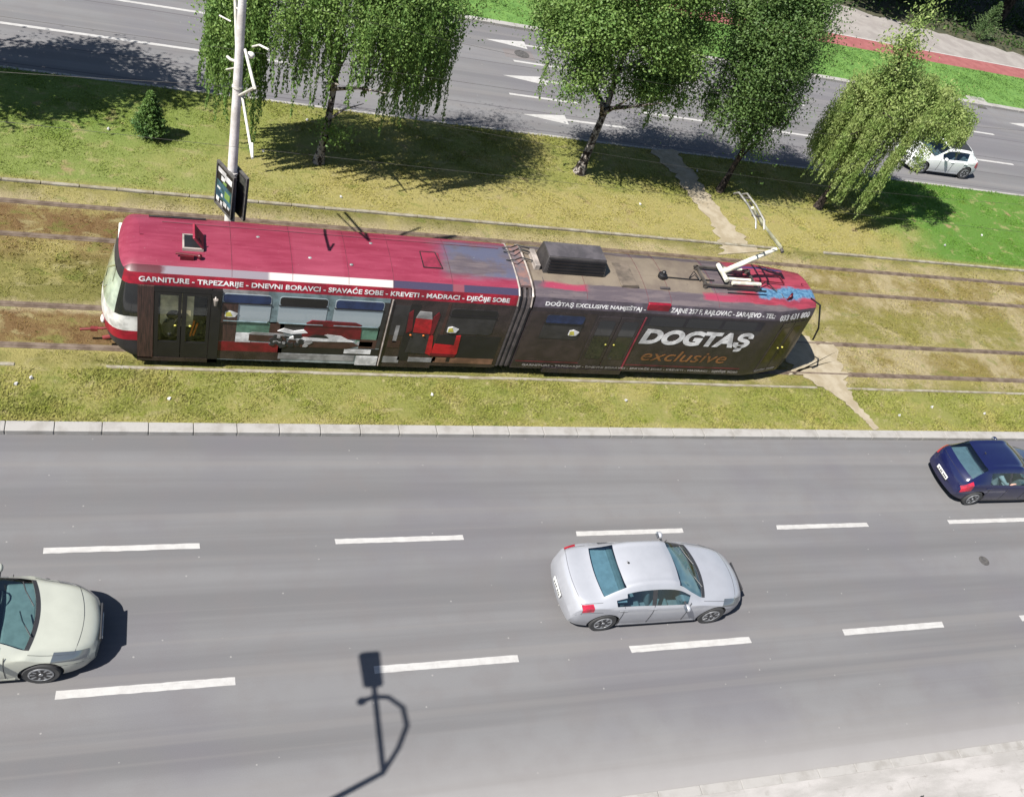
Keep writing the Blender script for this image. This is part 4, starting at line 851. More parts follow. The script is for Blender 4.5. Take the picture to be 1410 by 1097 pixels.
jj=[(0,0,.56),(-.06,0,.72),(-.12,0,.92),(-.15,0,1.06),(-.14,0,1.13),(-.12,0,1.24),(-.11,0,1.31),            # pelvis..head
    (-.13,-.19,1.03),(.02,-.34,.90),(.24,-.37,.93),(.30,-.37,.945),(.36,-.365,.95),(.35,-.39,.95),(.355,-.40,.945),(.33,-.335,.96), # right arm out on the sill, with hand
    (-.13,.19,1.02),(.05,.24,.84),(.25,.16,.76),(.32,.14,.75),(.38,.13,.74),
    (.03,-.1,.54),(.40,-.11,.60),(.62,-.11,.34),(.03,.1,.54),(.40,.11,.60),(.62,.11,.34)]
ee=[(0,1),(1,2),(2,3),(3,4),(4,5),(5,6),(3,7),(7,8),(8,9),(9,10),(10,11),(10,12),(12,13),(10,14),(3,15),(15,16),(16,17),(17,18),(18,19),(0,20),(20,21),(21,22),(0,23),(23,24),(24,25)]
rr=[.13,.14,.15,.10,.055,.085,.07,.075,.055,.042,.036,.014,.014,.012,.015,.075,.055,.042,.036,.02,.085,.07,.05,.085,.07,.05]
pp_=skin_person(None,'person',[(bx+a,by+b,c+RZ) for a,b,c in jj],ee,rr,[M_shirt],'')
# split colour: head and hands skin, rest shirt and trousers
me=pp_.data; me.materials.append(M_skin); me.materials.append(mat('dark_trousers',(.03,.035,.05),.9))
for f in me.polygons:
    c=f.center; lx,lz=c.x-bx,c.z-RZ
    f.material_index=1 if (lz>1.10 or lx>.16 and lz>.72 or lx>.08 and c.y<by-.3) else (2 if lz<.60 else 0)
tag(pp_,'passenger with one bare arm resting on the dark blue hatchback window ledge','person')
h_=MB(); h_.ball((bx-.12,by,1.31+RZ),(.105,.095,.09),0,14); h_.build('hair',mat('brown_hair',(.03,.02,.012),.7),pp_,smooth=60)
h_=MB()
for s in (-1,1): h_.ball((bx-.035,by+s*.032,1.245+RZ),(.012,.016,.009),0,8)
h_.build('eyes',MC_trim,pp_,smooth=60)
h_=MB(); h_.tube([(bx-.04,by,1.25+RZ),(bx-.02,by,1.215+RZ)],[.008,.014],8); h_.span(bx-.045,bx-.032,by-.025,by+.025,1.18+RZ,1.188+RZ); h_.build('face_features',M_skin,pp_,smooth=60)

# ------------------------------------------------------------ pole, signs, wires
def pole_xy(z): return (1.92-.0235*z,21.2)
pole=empty('tram_pole',(1.92,21.2,0),'grey tapered concrete tram pole with white bracket tubes standing between the two tracks','pole')
q=MB(); q.tube([(*pole_xy(z),z) for z in (0,2,4,6,8,10.4)],[.145,.132,.118,.104,.092,.08],18); q.build('shaft',M_conc,pole,(1.92,21.2,0),60)
q=MB(); q.span(1.6,2.24,20.88,21.52,-.05,.12); q.build('footing',M_conc,pole,(1.92,21.2,0),bev=.03)
for z in (3.6,):
    q=MB(); q.lathe([(.146,-.03),(.15,0),(.146,.03)],(*pole_xy(z),z),'z',16); q.build('collar',M_conc,pole,(1.92,21.2,0),50)
def br(path,r,nm='bracket_tube'): q=MB(); q.tube(path,r*.8,8); return q.build(nm,M_white,pole,(1.92,21.2,0),60)
br([(1.87,21.05,7.0),(1.86,18.2,7.74)],.045); br([(1.86,18.2,7.74),(1.84,21.1,5.82)],.04); br([(1.88,21.0,5.9),(1.95,18.1,6.15)],.04); br([(1.95,18.1,6.15),(1.94,18.35,6.35)],.035);
br([(1.66,23.3,5.55),(1.72,22.9,5.7),(1.74,21.3,6.55)],.05); br([(1.66,23.3,5.2),(1.75,21.4,6.35)],.03); br([(1.74,21.25,6.55),(1.60,21.7,8.0),(1.58,21.9,9.0)],.05); br([(1.80,21.2,7.2),(1.72,21.25,8.4),(1.66,21.3,9.6)],.045); br([(1.70,21.5,8.4),(1.80,21.2,7.1)],.04)
br([(1.64,21.6,7.7),(1.80,21.3,7.7)],.02); br([(1.66,21.6,7.2),(1.84,21.3,7.2)],.02); br([(1.55,21.6,7.35),(1.30,21.7,7.4)],.025,'insulator_arm')
br([(1.98,20.6,7.35),(2.08,20.2,7.62),(2.25,19.9,7.7)],.03,'insulator_arm'); q=MB(); q.ball((1.98,20.9,6.98),(.1,.08,.08)); q.build('bracket_cap',M_white,pole,(1.92,21.2,0),60)
q=MB(); q.lathe([(.125,-.02),(.125,.02)],(*pole_xy(6.0),5.98),'z',16); q.build('clamp_ring',M_white,pole,(1.92,21.2,0),50)
M_sky=mat('blue_poster_print',lin(70,112,132,.5),.35,0,lin(36,70,66,.5),3.5); M_lime=mat('lime_poster_print',lin(126,160,84,.5),.4)
def sign(a,b,z0,h,label,face):
    A=Vector((a[0],a[1],0)); B=Vector((b[0],b[1],0)); u=(B-A).normalized(); n=Vector((-u.y,u.x,0)); n=-n if n.x>0 else n; Lw=(B-A).length
    o=empty('advertising_board',(A.x,A.y,z0),label,'advertising board','boards on the tram pole'); O=(A.x,A.y,z0)
    def slab(name,u0,u1,h0,h1,d0,d1,m,par=o):
        q=MB(); P4=[A+u*u0*Lw+n*d0,A+u*u1*Lw+n*d0,A+u*u1*Lw+n*d1,A+u*u0*Lw+n*d1]
        q.hexa([(p.x,p.y,z0+h*h0) for p in P4]+[(p.x,p.y,z0+h*h1) for p in P4]); return q.build(name,m,par,O)
    bd=slab('board',.03,.97,.02,.98,-.02,.02,MT_black)
    for nm,args in (('frame_bar',(0,.05,0,1)),('frame_bar',(.95,1,0,1)),('frame_bar',(.05,.95,0,.04)),('frame_bar',(.05,.95,.96,1))): slab(nm,*args,-.035,.035,M_iron)
    if face:
        for s in face:
            slab('poster_print',*s[:4],.02,.024+s[5]*.003,s[4],o)
    for hh in (.25,.75):
        q=MB(); c=A.lerp(B,.5); q.tube([(c.x,c.y,z0+h*hh),(1.87,21.2,z0+h*hh)],.02,6); q.build('fixing_arm',M_iron,o,O)
    return o
sign((1.50,21.55),(1.885,20.82),2.4,1.29,'framed black board with a blue printed poster, on the tram-front side of the pole',
  [(.06,.94,.22,.60,M_sky,0),(.10,.55,.80,.90,MT_white,0),(.5,.90,.74,.86,MT_white,1),(.30,.5,.66,.76,MT_white,0),(.42,.62,.62,.68,M_lime,1),(.55,.85,.34,.5,M_lime,1),(.08,.4,.25,.38,mat('deep_poster_print',lin(34,70,92,.5),.4),1),
   (.10,.26,.12,.22,MT_white,1),(.34,.46,.10,.18,MT_white,1),(.52,.7,.14,.24,MT_white,1),(.76,.88,.16,.22,MT_white,1),(.14,.5,.06,.09,MT_dim,1),(.12,.30,.42,.46,MT_white,2),(.36,.46,.30,.36,MT_white,2)])
sign((1.83,21.55),(2.20,20.82),2.4,1.31,'framed board behind the pole showing its plain dark back',[(.5,.92,.62,.92,mat('weathered_back_plate',lin(92,92,84,.4),.6,0,lin(52,54,50,.4),6),0)])
def wire(name,path,r,label,grp='overhead wires of the tramway'):
    q=MB(); q.tube(path,r,5); return tag(q.build(name,mat_wire),label,'wire',grp)
mat_wire=mat('dull_copper_wire',lin(120,116,110,.3),.5,.4)
def sag(y,z,s,x0=-45,x1=75,step=2,sp=30,off=2): return [(x,y,z-s*4*((((x-off)/sp)%1)*(1-((x-off)/sp)%1))) for x in np.arange(x0,x1+.1,step)]
wire('contact_wire',[(x,19.02,5.77) for x in np.arange(-45,76,5)],.004,'thin contact wire straight above the tram, touched by its pantograph')
wire('contact_wire',[(x,23.3,5.77) for x in np.arange(-45,76,5)],.004,'thin contact wire above the empty track beyond the tram')
wire('carrier_wire',sag(19.02,7.3,.75),.0035,'sagging carrier wire hung above the contact wire over the tram')
wire('carrier_wire',sag(23.3,7.3,.75),.0035,'sagging carrier wire above the empty track beyond the tram')
#--PART4--
# ------------------------------------------------------------ trees
def leafmat(name,a,b,c,tr=.48):
    t=NT(name); p=t.pos(); n=t.noise(p,1.3,3); n2=t.noise(p,7,3,.7)
    col=t.mix(t.step(n,.38,.62),a,b); col=t.mix(t.math('MULTIPLY',t.step(n2,.52,.7),.7),col,c)
    t.done(col,.55,0,.3); tl=t.n('ShaderNodeBsdfTranslucent'); t.l(t.mix(.5,col,(col and b)),tl.inputs[0]); mx=t.n('ShaderNodeMixShader'); mx.inputs[0].default_value=tr
    t.l(t.b.outputs[0],mx.inputs[1]); t.l(tl.outputs[0],mx.inputs[2]); t.l(mx.outputs[0],t.out.inputs[0]); return t.m
ML_birch=leafmat('birch_leaves',(.095,.175,.042),(.155,.24,.06),(.24,.30,.10)); ML_will=leafmat('willow_leaves',(.17,.25,.065),(.25,.31,.10),(.33,.36,.16)); ML_fir=leafmat('fir_needles',(.045,.10,.028),(.085,.15,.035),(.13,.19,.05),.2)
ML_birch2=leafmat('darker_birch_leaves',(.06,.115,.03),(.10,.165,.045),(.17,.22,.075)); ML_dark=leafmat('dense_leaves',(.035,.07,.02),(.055,.095,.025),(.08,.12,.03)); ML_pine=leafmat('pine_needles',(.06,.11,.035),(.09,.14,.05),(.13,.17,.07),.25)
def bark(name,a,b):
    t=NT(name); n=t.noise(t.scale(t.pos(),(3,3,2.2)),2.2,5,.7); t.bump(t.noise(t.pos(),18,4),.6,.03); return t.done(t.mix(t.step(n,.44,.54),a,b),.85,0,.2)
MB_birch=bark('birch_bark',lin(190,180,172,.5),lin(52,44,40,.5)); MB_dark=bark('dark_bark',lin(96,84,76,.4),lin(44,38,36,.4))
def quads(C,D,U,l,wd):   # leaf quads: centre, long axis, side axis
    D=D/np.linalg.norm(D,axis=1,keepdims=True); Sd=np.cross(D,U); Sd/= (np.linalg.norm(Sd,axis=1,keepdims=True)+1e-6)
    l=l[:,None]*.5; wd=wd[:,None]*.5
    V=np.stack([C-D*l,C+Sd*wd,C+D*l,C-Sd*wd],1).reshape(-1,3); F=np.arange(len(C)*4).reshape(-1,4); return V,F
def unit(n): v=rng.normal(size=(n,3)); return v/np.linalg.norm(v,axis=1,keepdims=True)
def crown(blobs,n_clump,per,size,spread=.26,droop=0.,stretch=1.6,hollow=.55):
    """leaf clumps through a set of ellipsoids, thinner inside"""
    C=[];wt=np.array([b[1][0]*b[1][1]*b[1][2] for b in blobs])**.75; wt/=wt.sum()
    for b,k in zip(blobs,(wt*n_clump).astype(int)):
        u=unit(k); r=rng.uniform(hollow**3,1.06,k)**(1/3); C.append(np.array(b[0])+u*np.array(b[1])*r[:,None]*(1+.18*np.sin(u[:,:1]*7+u[:,1:2]*5)))
    C=np.concatenate(C); sz=rng.uniform(.6,1.5,len(C))
    P=np.repeat(C,per,0)+rng.normal(size=(len(C)*per,3))*np.repeat(sz,per)[:,None]*np.array([spread,spread,spread*(.75+droop)])
    n=len(P); O=P-np.repeat(C,per,0); O/=np.linalg.norm(O,axis=1,keepdims=True)+1e-6
    U=O*1.0+unit(n)*.65; U[:,2]+=.55; D=unit(n); D[:,2]-=.3+droop; s=size*rng.uniform(.65,1.35,n); return quads(P,D,U,s*stretch,s)
def strands(starts,lens,size,step=.055,sway=.12,bias=(0,0),per=2):
    P=[];D=[]
    for s,L in zip(starts,lens):
        k=max(4,int(L/step)); t=np.linspace(0,1,k); a=rng.normal(0,sway,2)+np.array(bias)
        x=s[0]+a[0]*t*L*.6+.03*np.sin(t*9+rng.uniform(0,6)); y=s[1]+a[1]*t*L*.6; z=s[2]-L*t
        q=np.stack([x,y,z],1)
        for _ in range(per):
            P.append(q+rng.normal(0,.035*(1.3-t)[:,None]+.012,(k,3))); d=unit(k)*.55; d[:,2]-=1; D.append(d)
    P=np.concatenate(P);D=np.concatenate(D); n=len(P); s=size*rng.uniform(.7,1.3,n); return quads(P,D,unit(n),s*2.1,s)
def join(parts):
    V=[];F=[];o=0
    for v,f in parts: V.append(v);F.append(f+o);o+=len(v)
    return np.concatenate(V),np.concatenate(F)
def tree(name,label,base,trunk,limbs,parts,lm,bmat,r0,group='trees on the tram reserve'):
    o=empty(name,base,label,'tree',group)
    q=MB(); k=len(trunk); q.tube([(base[0]+a,base[1]+b,c) for a,b,c in trunk],[r0*(1.35 if i==0 else 1)*(1-.75*i/(k-1)) for i in range(k)],12); q.build('trunk',bmat,o,base,60)
    for p0,p1,p2,r in limbs:
        q=MB(); q.tube([(base[0]+a[0],base[1]+a[1],a[2]) for a in (p0,p1,p2)],[r,r*.65,r*.2],7); q.build('limb',bmat,o,base,60)
    V,F=join(parts); V=V-np.array(base); npmesh('crown',V-np.array(base) if name.startswith('young') else V,F,lm,o); return o
def autolimbs(n,h0,h1,reach,r=.06,lift=1.0,seed=1):
    R=random.Random(seed); out=[]
    for i in range(n):
        a=2*math.pi*(i/n)+R.uniform(-.4,.4); h=R.uniform(h0,h1); d=reach*R.uniform(.7,1.1)
        out.append(((0,0,h),(math.cos(a)*d*.5,math.sin(a)*d*.5,h+lift*.6),(math.cos(a)*d,math.sin(a)*d,h+lift*R.uniform(.8,1.3)),r))
    return out
# weeping birch behind the pole
b=[((-1.7,0,6.0),(1.9,1.8,1.7)),((.6,-.2,6.6),(2.4,2.0,2.2)),((2.2,.3,6.0),(1.6,1.7,1.7)),((.3,.4,8.3),(1.6,1.5,1.3)),((-2.9,.1,5.3),(.9,1.2,1.7))]
def hang(bl,n,zlo,zhi,lmin,lmax,rr=1.0,low=None):
    st=[];ln=[]
    for _ in range(n):
        c,r=bl[rng.integers(len(bl))]; a=rng.uniform(0,2*math.pi); q=math.sqrt(rng.uniform(.05,1))*rr
        z=c[2]-r[2]*rng.uniform(-.2,.75)*math.sqrt(max(0,1-q*q*.8)); st.append((c[0]+r[0]*q*math.cos(a),c[1]+r[1]*q*math.sin(a),z)); L=rng.uniform(lmin,lmax)
        ln.append(min(L,z-(low if low else zlo)-rng.uniform(0,.5)) if z-zlo>.8 else .4)
    return st,np.maximum(ln,.3)
s1,l1=hang(b,460,2.0,0,1.2,3.2,1.0); 
s1b=[(rng.uniform(-3.7,-2.0),rng.uniform(-1.2,1.0),rng.uniform(4.2,5.6)) for _ in range(60)]; l1b=rng.uniform(1.6,3.4,60)
s1c=[(rng.uniform(1.6,3.3),rng.uniform(-1.0,1.2),rng.uniform(4.2,5.8)) for _ in range(60)]; l1c=rng.uniform(1.6,2.9,60)
tw=[((.35,-.15,1.35),(.5,.3,.45))]
tree('weeping_birch','weeping birch with pale blotched trunk and long hanging twigs, nearest the concrete pole',(5.06,27.45,0),[(0,0,-.05),(.03,0,.5),(.10,.02,1.5),(.12,.05,3),(.1,.05,5),(.05,0,7.5)],
  autolimbs(7,2.6,5.5,2.4,.07,1.3,3)+[((.08,0,1.6),(.5,-.1,2.1),(1.1,-.1,2.4),.05)],
  [(v+np.array([5.06,27.45,0]),f) for v,f in (crown(b,170,380,.05,.36,.4),strands(s1,l1,.046,.04,per=3),strands(s1b,l1b,.046,.04,per=3),strands(s1c,l1c,.046,.04,per=3),crown(tw,14,40,.06,.16))],ML_birch,MB_birch,.16)
# broad birch with leaning dark trunk
b=[((-1.7,0,5.0),(1.5,1.6,1.3)),((.1,.2,6.3),(2.4,2.1,1.9)),((-1.2,-.2,7.0),(2.0,1.9,1.6)),((1.3,-.1,4.6),(1.3,1.3,1.2)),((1.2,.2,7.6),(1.6,1.6,1.4)),((-2.5,0,5.9),(1.1,1.1,1.0)),((-2.0,-.2,4.4),(.9,.9,.8)),((.9,.0,3.5),(1.0,.9,.7)),((1.9,0,5.6),(1.0,1.2,1.2)),((2.1,0,4.1),(.8,.9,.8))]
s2,l2=hang(b,70,1.9,0,.5,1.3,1.0)
tree('broad_birch','broad leafy tree with a dark blotched trunk, standing left of the trodden path',(14.84,28.6,0),[(0,0,-.05),(.02,0,.5),(.06,.02,1.4),(.12,.05,2.8),(.0,.05,4.6),(.1,.1,7)],
  autolimbs(8,2.1,4.8,1.9,.09,1.2,5),[(v+np.array([14.84,28.6,0]),f) for v,f in (crown(b,135,760,.058,.40,.0),strands(s2,l2,.045,.045,per=3))],ML_birch,MB_birch,.2)
# slimmer tree right of the path
b=[((-1.0,.0,6.3),(1.7,1.7,1.6)),((-.1,.2,4.5),(1.5,1.4,1.3)),((-1.5,-.1,4.1),(1.1,1.1,1.4)),((.3,0,3.2),(1.05,1.0,.8)),((-1.3,.2,7.8),(1.5,1.5,1.3)),((-.3,0,6.9),(1.1,1.3,1.3))]
s3,l3=hang(b,60,2.0,0,.7,1.8,1.0)
tree('slender_birch','slender darker tree growing right of the trodden path, behind the pantograph',(20.84,28.4,0),[(0,0,-.05),(.06,0,.8),(.12,.02,1.8),(.08,.03,3),(-.1,.05,5),(-.2,.1,7)],
  autolimbs(7,1.8,4.8,1.5,.06,1.3,9)+[((.1,0,1.2),(.5,.1,2.2),(.9,.1,3.4),.05)],[(v+np.array([20.84,28.4,0]),f) for v,f in (crown(b,120,620,.055,.38,.05),strands(s3,l3,.044,.045,per=3))],ML_birch2,MB_dark,.13)
# weeping willow
o=np.array([25.32,28.0,0]); st=[];ln=[]
for i in range(105):
    a=rng.uniform(0,2*math.pi); q=math.sqrt(rng.uniform(.01,1)); z=5.7-1.25*q**2.5+rng.normal(0,.22)
    x=1.45+2.9*q*math.cos(a); y=.2+2.0*q*math.sin(a)
    lowz=np.interp(x,[-1.6,0,.9,1.5,2.1,2.8,3.6,4.6],[1.8,1.1,.9,1.6,2.9,3.35,3.5,3.8])+(max(0,-y)*.75 if x>1.2 else 0)+(.5 if x>1.2 and y>.6 else 0)+abs(rng.normal(0,.55))
    nst=int(rng.integers(10,22)); sp=rng.uniform(.07,.15)
    for k in range(nst):
        st.append((x+rng.normal(0,sp),y+rng.normal(0,sp),z+rng.normal(0,.12))); ln.append(max(.5,(z-lowz)*rng.uniform(.72,1.05)))
b=[((.5,.1,5.0),(1.6,1.5,.7)),((.2,.1,5.8),(.9,.8,.6)),((2.2,.1,5.1),(1.3,1.1,.55)),((3.4,.2,4.7),(.8,.9,.5)),((.0,.0,6.3),(.42,.4,.7)),((-.25,.0,6.9),(.42,.4,.6)),((-.5,.0,7.6),(.42,.4,.75)),((-.95,0,7.1),(.3,.25,.3)),((-.5,.0,8.3),(.25,.25,.5))]
tree('weeping_willow','weeping willow with pale trailing branches hanging over the white hatchback',tuple(o),[(0,0,-.05),(.03,0,.5),(.08,0,1.3),(.2,.05,2.8),(.3,.08,4.4),(-.2,0,6.4)],
  autolimbs(8,2.4,4.4,1.9,.06,1.0,12)+[((.3,0,3.6),(2.2,.2,5.0),(3.7,.3,4.1),.05),((.1,0,5.2),(-.25,0,6.4),(-.55,0,7.6),.05),((.06,0,1.2),(.35,-.1,1.9),(.8,-.2,2.2),.07)],
  [(v+o,f) for v,f in (crown(b,130,120,.055,.22,.5,2.2,.2),strands(st,ln,.040,.045,.05,(-.10,0),per=2),crown([((.32,-.25,.62),(.16,.14,.16))],6,26,.07,.09))],ML_will,MB_dark,.15)
# off to the left, a twin whose shadow falls into the picture
b=[((0,0,6.2),(2.4,2.3,2.0)),((1.2,.6,5.4),(1.8,1.7,1.4)),((-.6,.2,7.8),(1.8,1.8,1.4)),((1.2,-1.0,5.0),(1.4,1.4,1.2)),((1.2,.9,7.2),(1.5,1.5,1.2)),((3.5,.2,7.0),(1.5,1.2,1.1)),((2.4,-.4,5.8),(1.3,1.1,1.1)),((2.4,.7,6.3),(1.4,1.3,1.0))]
tree('roadside_birch','leafy birch on the tram reserve beyond the left edge of the picture',(-8.1,28.9,0),[(0,0,-.05),(.05,0,2),(.1,.05,4),(.05,0,7)],autolimbs(6,2.5,5,1.9,.07,1.2,21),
  [(v+np.array([-8.1,28.9,0]),f) for v,f in (crown(b,300,90,.10,.36,.1),)],ML_birch,MB_birch,.18)
# big shade trees behind the footway
k=0
for x,y,h,r,lb in ((30,53.6,12,4.6,'tall dense shade tree behind the footway, left end of the row'),(37.5,52.6,12.5,4.4,'tall dense shade tree behind the footway, second from the left'),(44.5,53.5,12,4.6,'tall dense shade tree behind the footway, third from the left'),(52.5,52.4,12,4.6,'tall dense shade tree behind the footway, fourth from the left'),(60,53.5,12,4.6,'tall dense shade tree behind the footway, right end of the row'),(47,60,13,5,'tall dense shade tree in the second row behind the footway')):
    b=[((0,0,h*.62),(r,r,h*.30)),((r*.4,-r*.2,h*.42),(r*.8,r*.8,h*.2)),((-r*.4,r*.2,h*.5),(r*.8,r*.8,h*.22))]
    tree('shade_tree',lb,(x,y,0),[(0,0,-.05),(.1,0,3),(.2,.1,6),(.1,.1,h*.8)],autolimbs(6,3,h*.5,r*.7,.12,2,30+k),[(v+np.array([x,y,0]),f) for v,f in (crown(b,360,22,.34,.55,.1,1.4,.3),)],ML_dark,MB_dark,.3,'shade trees behind the footway'); k+=1
# dark undergrowth under those trees
P0=np.stack([rng.uniform(30,72,900),rng.uniform(0,1,900)**1.0*14,np.zeros(900)],1); P0[:,1]+=50.9-.16*(P0[:,0]-34); P0=np.repeat(P0,16,0)+rng.normal(size=(900*16,3))*np.array([.45,.45,.22]); P0[:,2]=np.abs(P0[:,2])+.03
V,F=quads(P0,unit(len(P0)),unit(len(P0))*.7+np.array([0,0,1]),rng.uniform(.14,.3,len(P0)),rng.uniform(.1,.18,len(P0)))
struct(npmesh('undergrowth',V,F,ML_dark),'stuff')
# conifers
def conifer(name,label,base,h,r,lm,n=420,seg=60,bushy=.0):
    o=empty(name,base,label,'tree'); q=MB(); q.tube([(base[0],base[1],base[2]-.02),(base[0],base[1],base[2]+h*.95)],[.04,.008],8); q.build('trunk',MB_dark,o,base,60)
    P=[];D=[]
    for i in range(n):
        f=rng.uniform(.0,1)**1.15; a=rng.uniform(0,2*math.pi); L=r*(1-f)**.95*rng.uniform(.55,1.05)+.06; z0=h*(.04+.94*f); up_=rng.uniform(.35,.9)+bushy
        t=np.linspace(.15,1,seg//3); P.append(np.stack([base[0]+math.cos(a)*L*t,base[1]+math.sin(a)*L*t,base[2]+z0+L*up_*t**1.4*.6],1)+rng.normal(0,.02,(len(t),3))); d=unit(len(t)); d[:,0]+=math.cos(a)*.8; d[:,1]+=math.sin(a)*.8; d[:,2]+=.5; D.append(d)
    P=np.concatenate(P);D=np.concatenate(D); V,F=quads(P,D,unit(len(P)),np.full(len(P),.085)*rng.uniform(.7,1.3,len(P)),np.full(len(P),.028)); npmesh('crown',V-np.array(base) if name.startswith('young') else V,F,lm,o); return o
conifer('young_fir','small bushy fir tree alone on the lawn with its short shadow',(-.14,27.9,0),1.55,.58,ML_fir,760,66)
conifer('young_pine','young light green pine at the dark edge of the footway',(48.2,48.6,0),2.5,1.05,ML_pine,260,66,.5)

# ------------------------------------------------------------ turf blades (one mass nobody could count)
def tufts(name,n,x0,x1,y0,y1,hmin,hmax,m,avoid=None,z=0):
    X=rng.uniform(x0,x1,n); Y=rng.uniform(y0,y1,n); f=np.sin(X*1.7+Y*2.3)+np.sin(X*.63-Y*1.1+2)+np.sin(X*4.1+1)*np.sin(Y*3.7); keep=rng.uniform(-2.6,2.2,n)<f
    if avoid is not None: keep&=avoid(X,Y)
    X,Y,f=X[keep],Y[keep],f[keep]; k=len(X); V=[];
    for b in range(3):
        a=rng.uniform(0,2*math.pi,k); h=rng.uniform(hmin,hmax,k)*(1+.18*f); wd=rng.uniform(.010,.022,k); le=rng.uniform(.5,1.4,k)*h
        cx,cy=np.cos(a),np.sin(a); bx=X+rng.normal(0,.02,k); by_=Y+rng.normal(0,.02,k); zz=np.full(k,z-.004)
        V.append(np.stack([np.stack([bx-cy*wd,by_+cx*wd,zz],1),np.stack([bx+cy*wd,by_-cx*wd,zz],1),np.stack([bx+cx*le,by_+cy*le,zz+h],1)],1))
    V=np.concatenate(V).reshape(-1,3); return struct(npmesh(name,V,np.arange(len(V)).reshape(-1,3),m),'stuff')
def av(X,Y):
    ok=np.ones(len(X),bool)
    for yy in (18.40,19.845,22.59,24.02): ok&=np.abs(Y-yy)>.13
    ok&=~((np.abs(Y-24.94)<.1)|(np.abs(Y-17.75)<.07))
    pth=np.interp(Y,[24.5,26.2,27.5,29.3,30.9],[20.2,20.0,19.8,19.6,19.2]); ok&=~((Y>24.3)&(np.abs(X-pth)<.5)); ok&=~((Y<20)&(Y>16)&(np.abs(X-np.interp(Y,[16,17.2,18,18.9,19.75],[21.35,20.95,20.75,20.5,19.9]))<np.interp(Y,[16,17.2,18,18.9,19.75],[.2,.28,.55,1.1,.8])))
    ok&=~(((Y>18.4)&(Y<19.8)|(Y>22.6)&(Y<24.0))&(X<16)&(rng.uniform(0,1,len(X))<.7)); ok&=~((X>-.9)&(X<18.3)&(Y>18.2)&(Y<20.1)); return ok
tufts('turf_blades',62000,-7,42,15.98,17.72,.02,.055,M_tuft,av); tufts('turf_blades',62000,-7,42,17.8,24.9,.015,.05,M_tuft,av); tufts('turf_blades',120000,-7,46,25.0,30.9,.012,.04,M_tuft,av); tufts('turf_blades',40000,8,62,40.05,44.0,.03,.08,M_far,None)

# ------------------------------------------------------------ small things
def litter(x,y,z,lab,s=.05):
    q=MB(); a=random.uniform(0,3); c,d=math.cos(a)*s,math.sin(a)*s
    q.hexa([(x-c,y-d,z),(x+d,y-c,z),(x+c,y+d,z),(x-d,y+c,z),(x-c*.8,y-d*.8,z+.05),(x+d*.7,y-c*.7,z+.03),(x+c*.9,y+d*.8,z+.06),(x-d*.8,y+c*.6,z+.04)])
    return tag(q.build('litter',MT_white),lab,'litter','scraps of white litter on the turf')
lt='small scrap of white paper litter lying in the grass'
for x,y,l in ((.45,16.72,'white paper scrap on the verge below the front doors of the tram'),(7.1,17.05,lt),(-2.9,17.1,lt),(-2.6,17.3,lt),(22.6,16.6,lt),(26.3,16.75,lt),(24.2,17.0,lt),(-1.35,28.0,'white scrap on the lawn left of the small fir'),(4.9,29.9,lt),(3.3,27.7,lt),(16.8,26.9,lt),(30.8,26.2,lt),(33.5,27.2,lt),(29.0,17.05,lt),(20.3,29.6,'white scrap on the shaded lawn beside the trodden path'),(5.6,25.6,lt),(12.9,17.0,lt)): litter(x,y,.02,l)
def lid(name,x,y,r,label,cat,z=RZ):
    q=MB(); q.lathe([(r,0),(r,.006),(r*.86,.008),(r*.86,.004),(.02,.004)],(x,y,z+.001),'z',24); return tag(q.build(name,M_iron,smooth=30),label,cat)
lid('manhole_cover',14.75,37.4,.34,'round iron manhole cover between lane arrows on the far carriageway','manhole'); 
q=MB(); q.add([(13.9,36.95,RZ+.003),(15.3,36.95,RZ+.003),(15.25,37.75,RZ+.003),(13.9,37.7,RZ+.003)],[(0,1,2,3)]); struct(q.build('asphalt_patch',asphalt('patched_asphalt',(156,150,150))))
lid('drain_cover',22.45,11.15,.16,'small dark drain cover in the right lane of the near carriageway','drain cover')
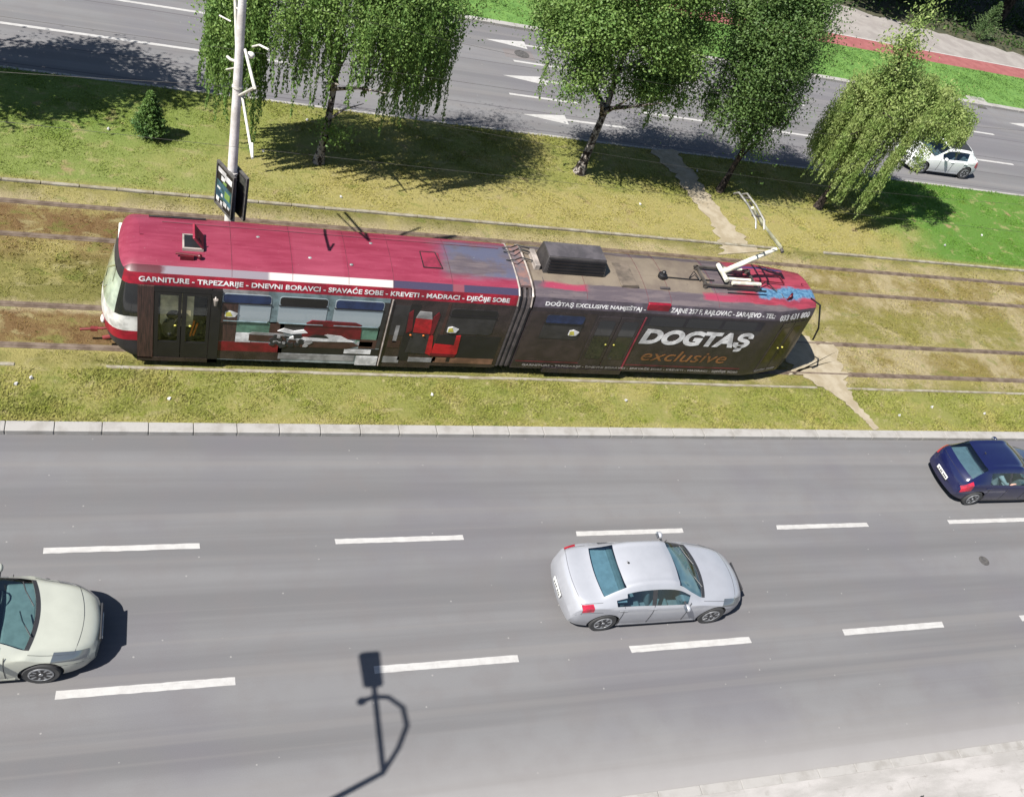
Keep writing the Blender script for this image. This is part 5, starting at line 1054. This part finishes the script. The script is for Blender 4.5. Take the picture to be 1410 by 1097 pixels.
q=MB(); q.span(42.0,42.6,39.45,39.7,RZ-.05,RZ+.012); tag(q.build('road_gully',M_iron,bev=.005),'dark gully grate at the far kerb beside the lush grass','drain')
q=MB(); q.span(41.6,42.9,39.72,40.5,-.05,.03); tag(q.build('gully_slab',M_kerb,bev=.02),'pale concrete slab set in the lush grass behind the road gully','slab')
q=MB(); q.tube([(19.3,20.1,.06),(19.7,20.0,.05)],.05,6); tag(q.build('wood_scrap',MB_dark,smooth=60),'dark scrap of wood on trodden earth behind the tram tail','debris')
# weed in the near pavement
V,F=crown([((16.12,4.9,.06),(.16,.12,.12))],14,50,.05,.05); w_=npmesh('weed_clump',V,F,mat('dead_weed',(.035,.034,.03),.9)); tag(w_,'dark dried weed clump on the pale pavement at the bottom edge','plant')
# street lamp standing out of frame; only its shadow is seen
hL=9.2; lx,ly=4.32-.716*hL,7.11-.277*hL
lamp=empty('street_lamp',(lx,ly,-.07),'tall street lamp with a curved arm standing on the near pavement','street lamp')
OL=(lx,ly,-.07)
q=MB(); q.tube([(lx,ly,-.07),(lx,ly,4),(lx,ly,hL)],[.09,.075,.055],12); q.build('post',M_rail,lamp,OL,60)
q=MB(); q.tube([(lx,ly,hL),(lx+.02,ly+1.75,hL+.05)],.05,8); q.build('arm',M_rail,lamp,OL,60)
q=MB(); q.tube([(lx,ly-.02,hL-.05),(lx,ly+.3,hL+.5),(lx,ly+.65,hL+.85),(lx,ly+1.05,hL+.82),(lx,ly+1.4,hL+.45),(lx,ly+1.55,hL+.05),(lx,ly+1.58,hL-.28)],.05,8); q.ball((lx,ly+1.58,hL-.33),.09); q.build('curved_bracket',M_rail,lamp,OL,60)
q=MB(); q.hexa([(lx-.20,ly+1.75,hL),(lx+.22,ly+1.75,hL),(lx+.24,ly+2.55,hL),(lx-.22,ly+2.55,hL),(lx-.16,ly+1.75,hL+.14),(lx+.18,ly+1.75,hL+.14),(lx+.2,ly+2.55,hL+.16),(lx-.18,ly+2.55,hL+.16)]); q.build('lantern',M_rail,lamp,OL,None,.06)
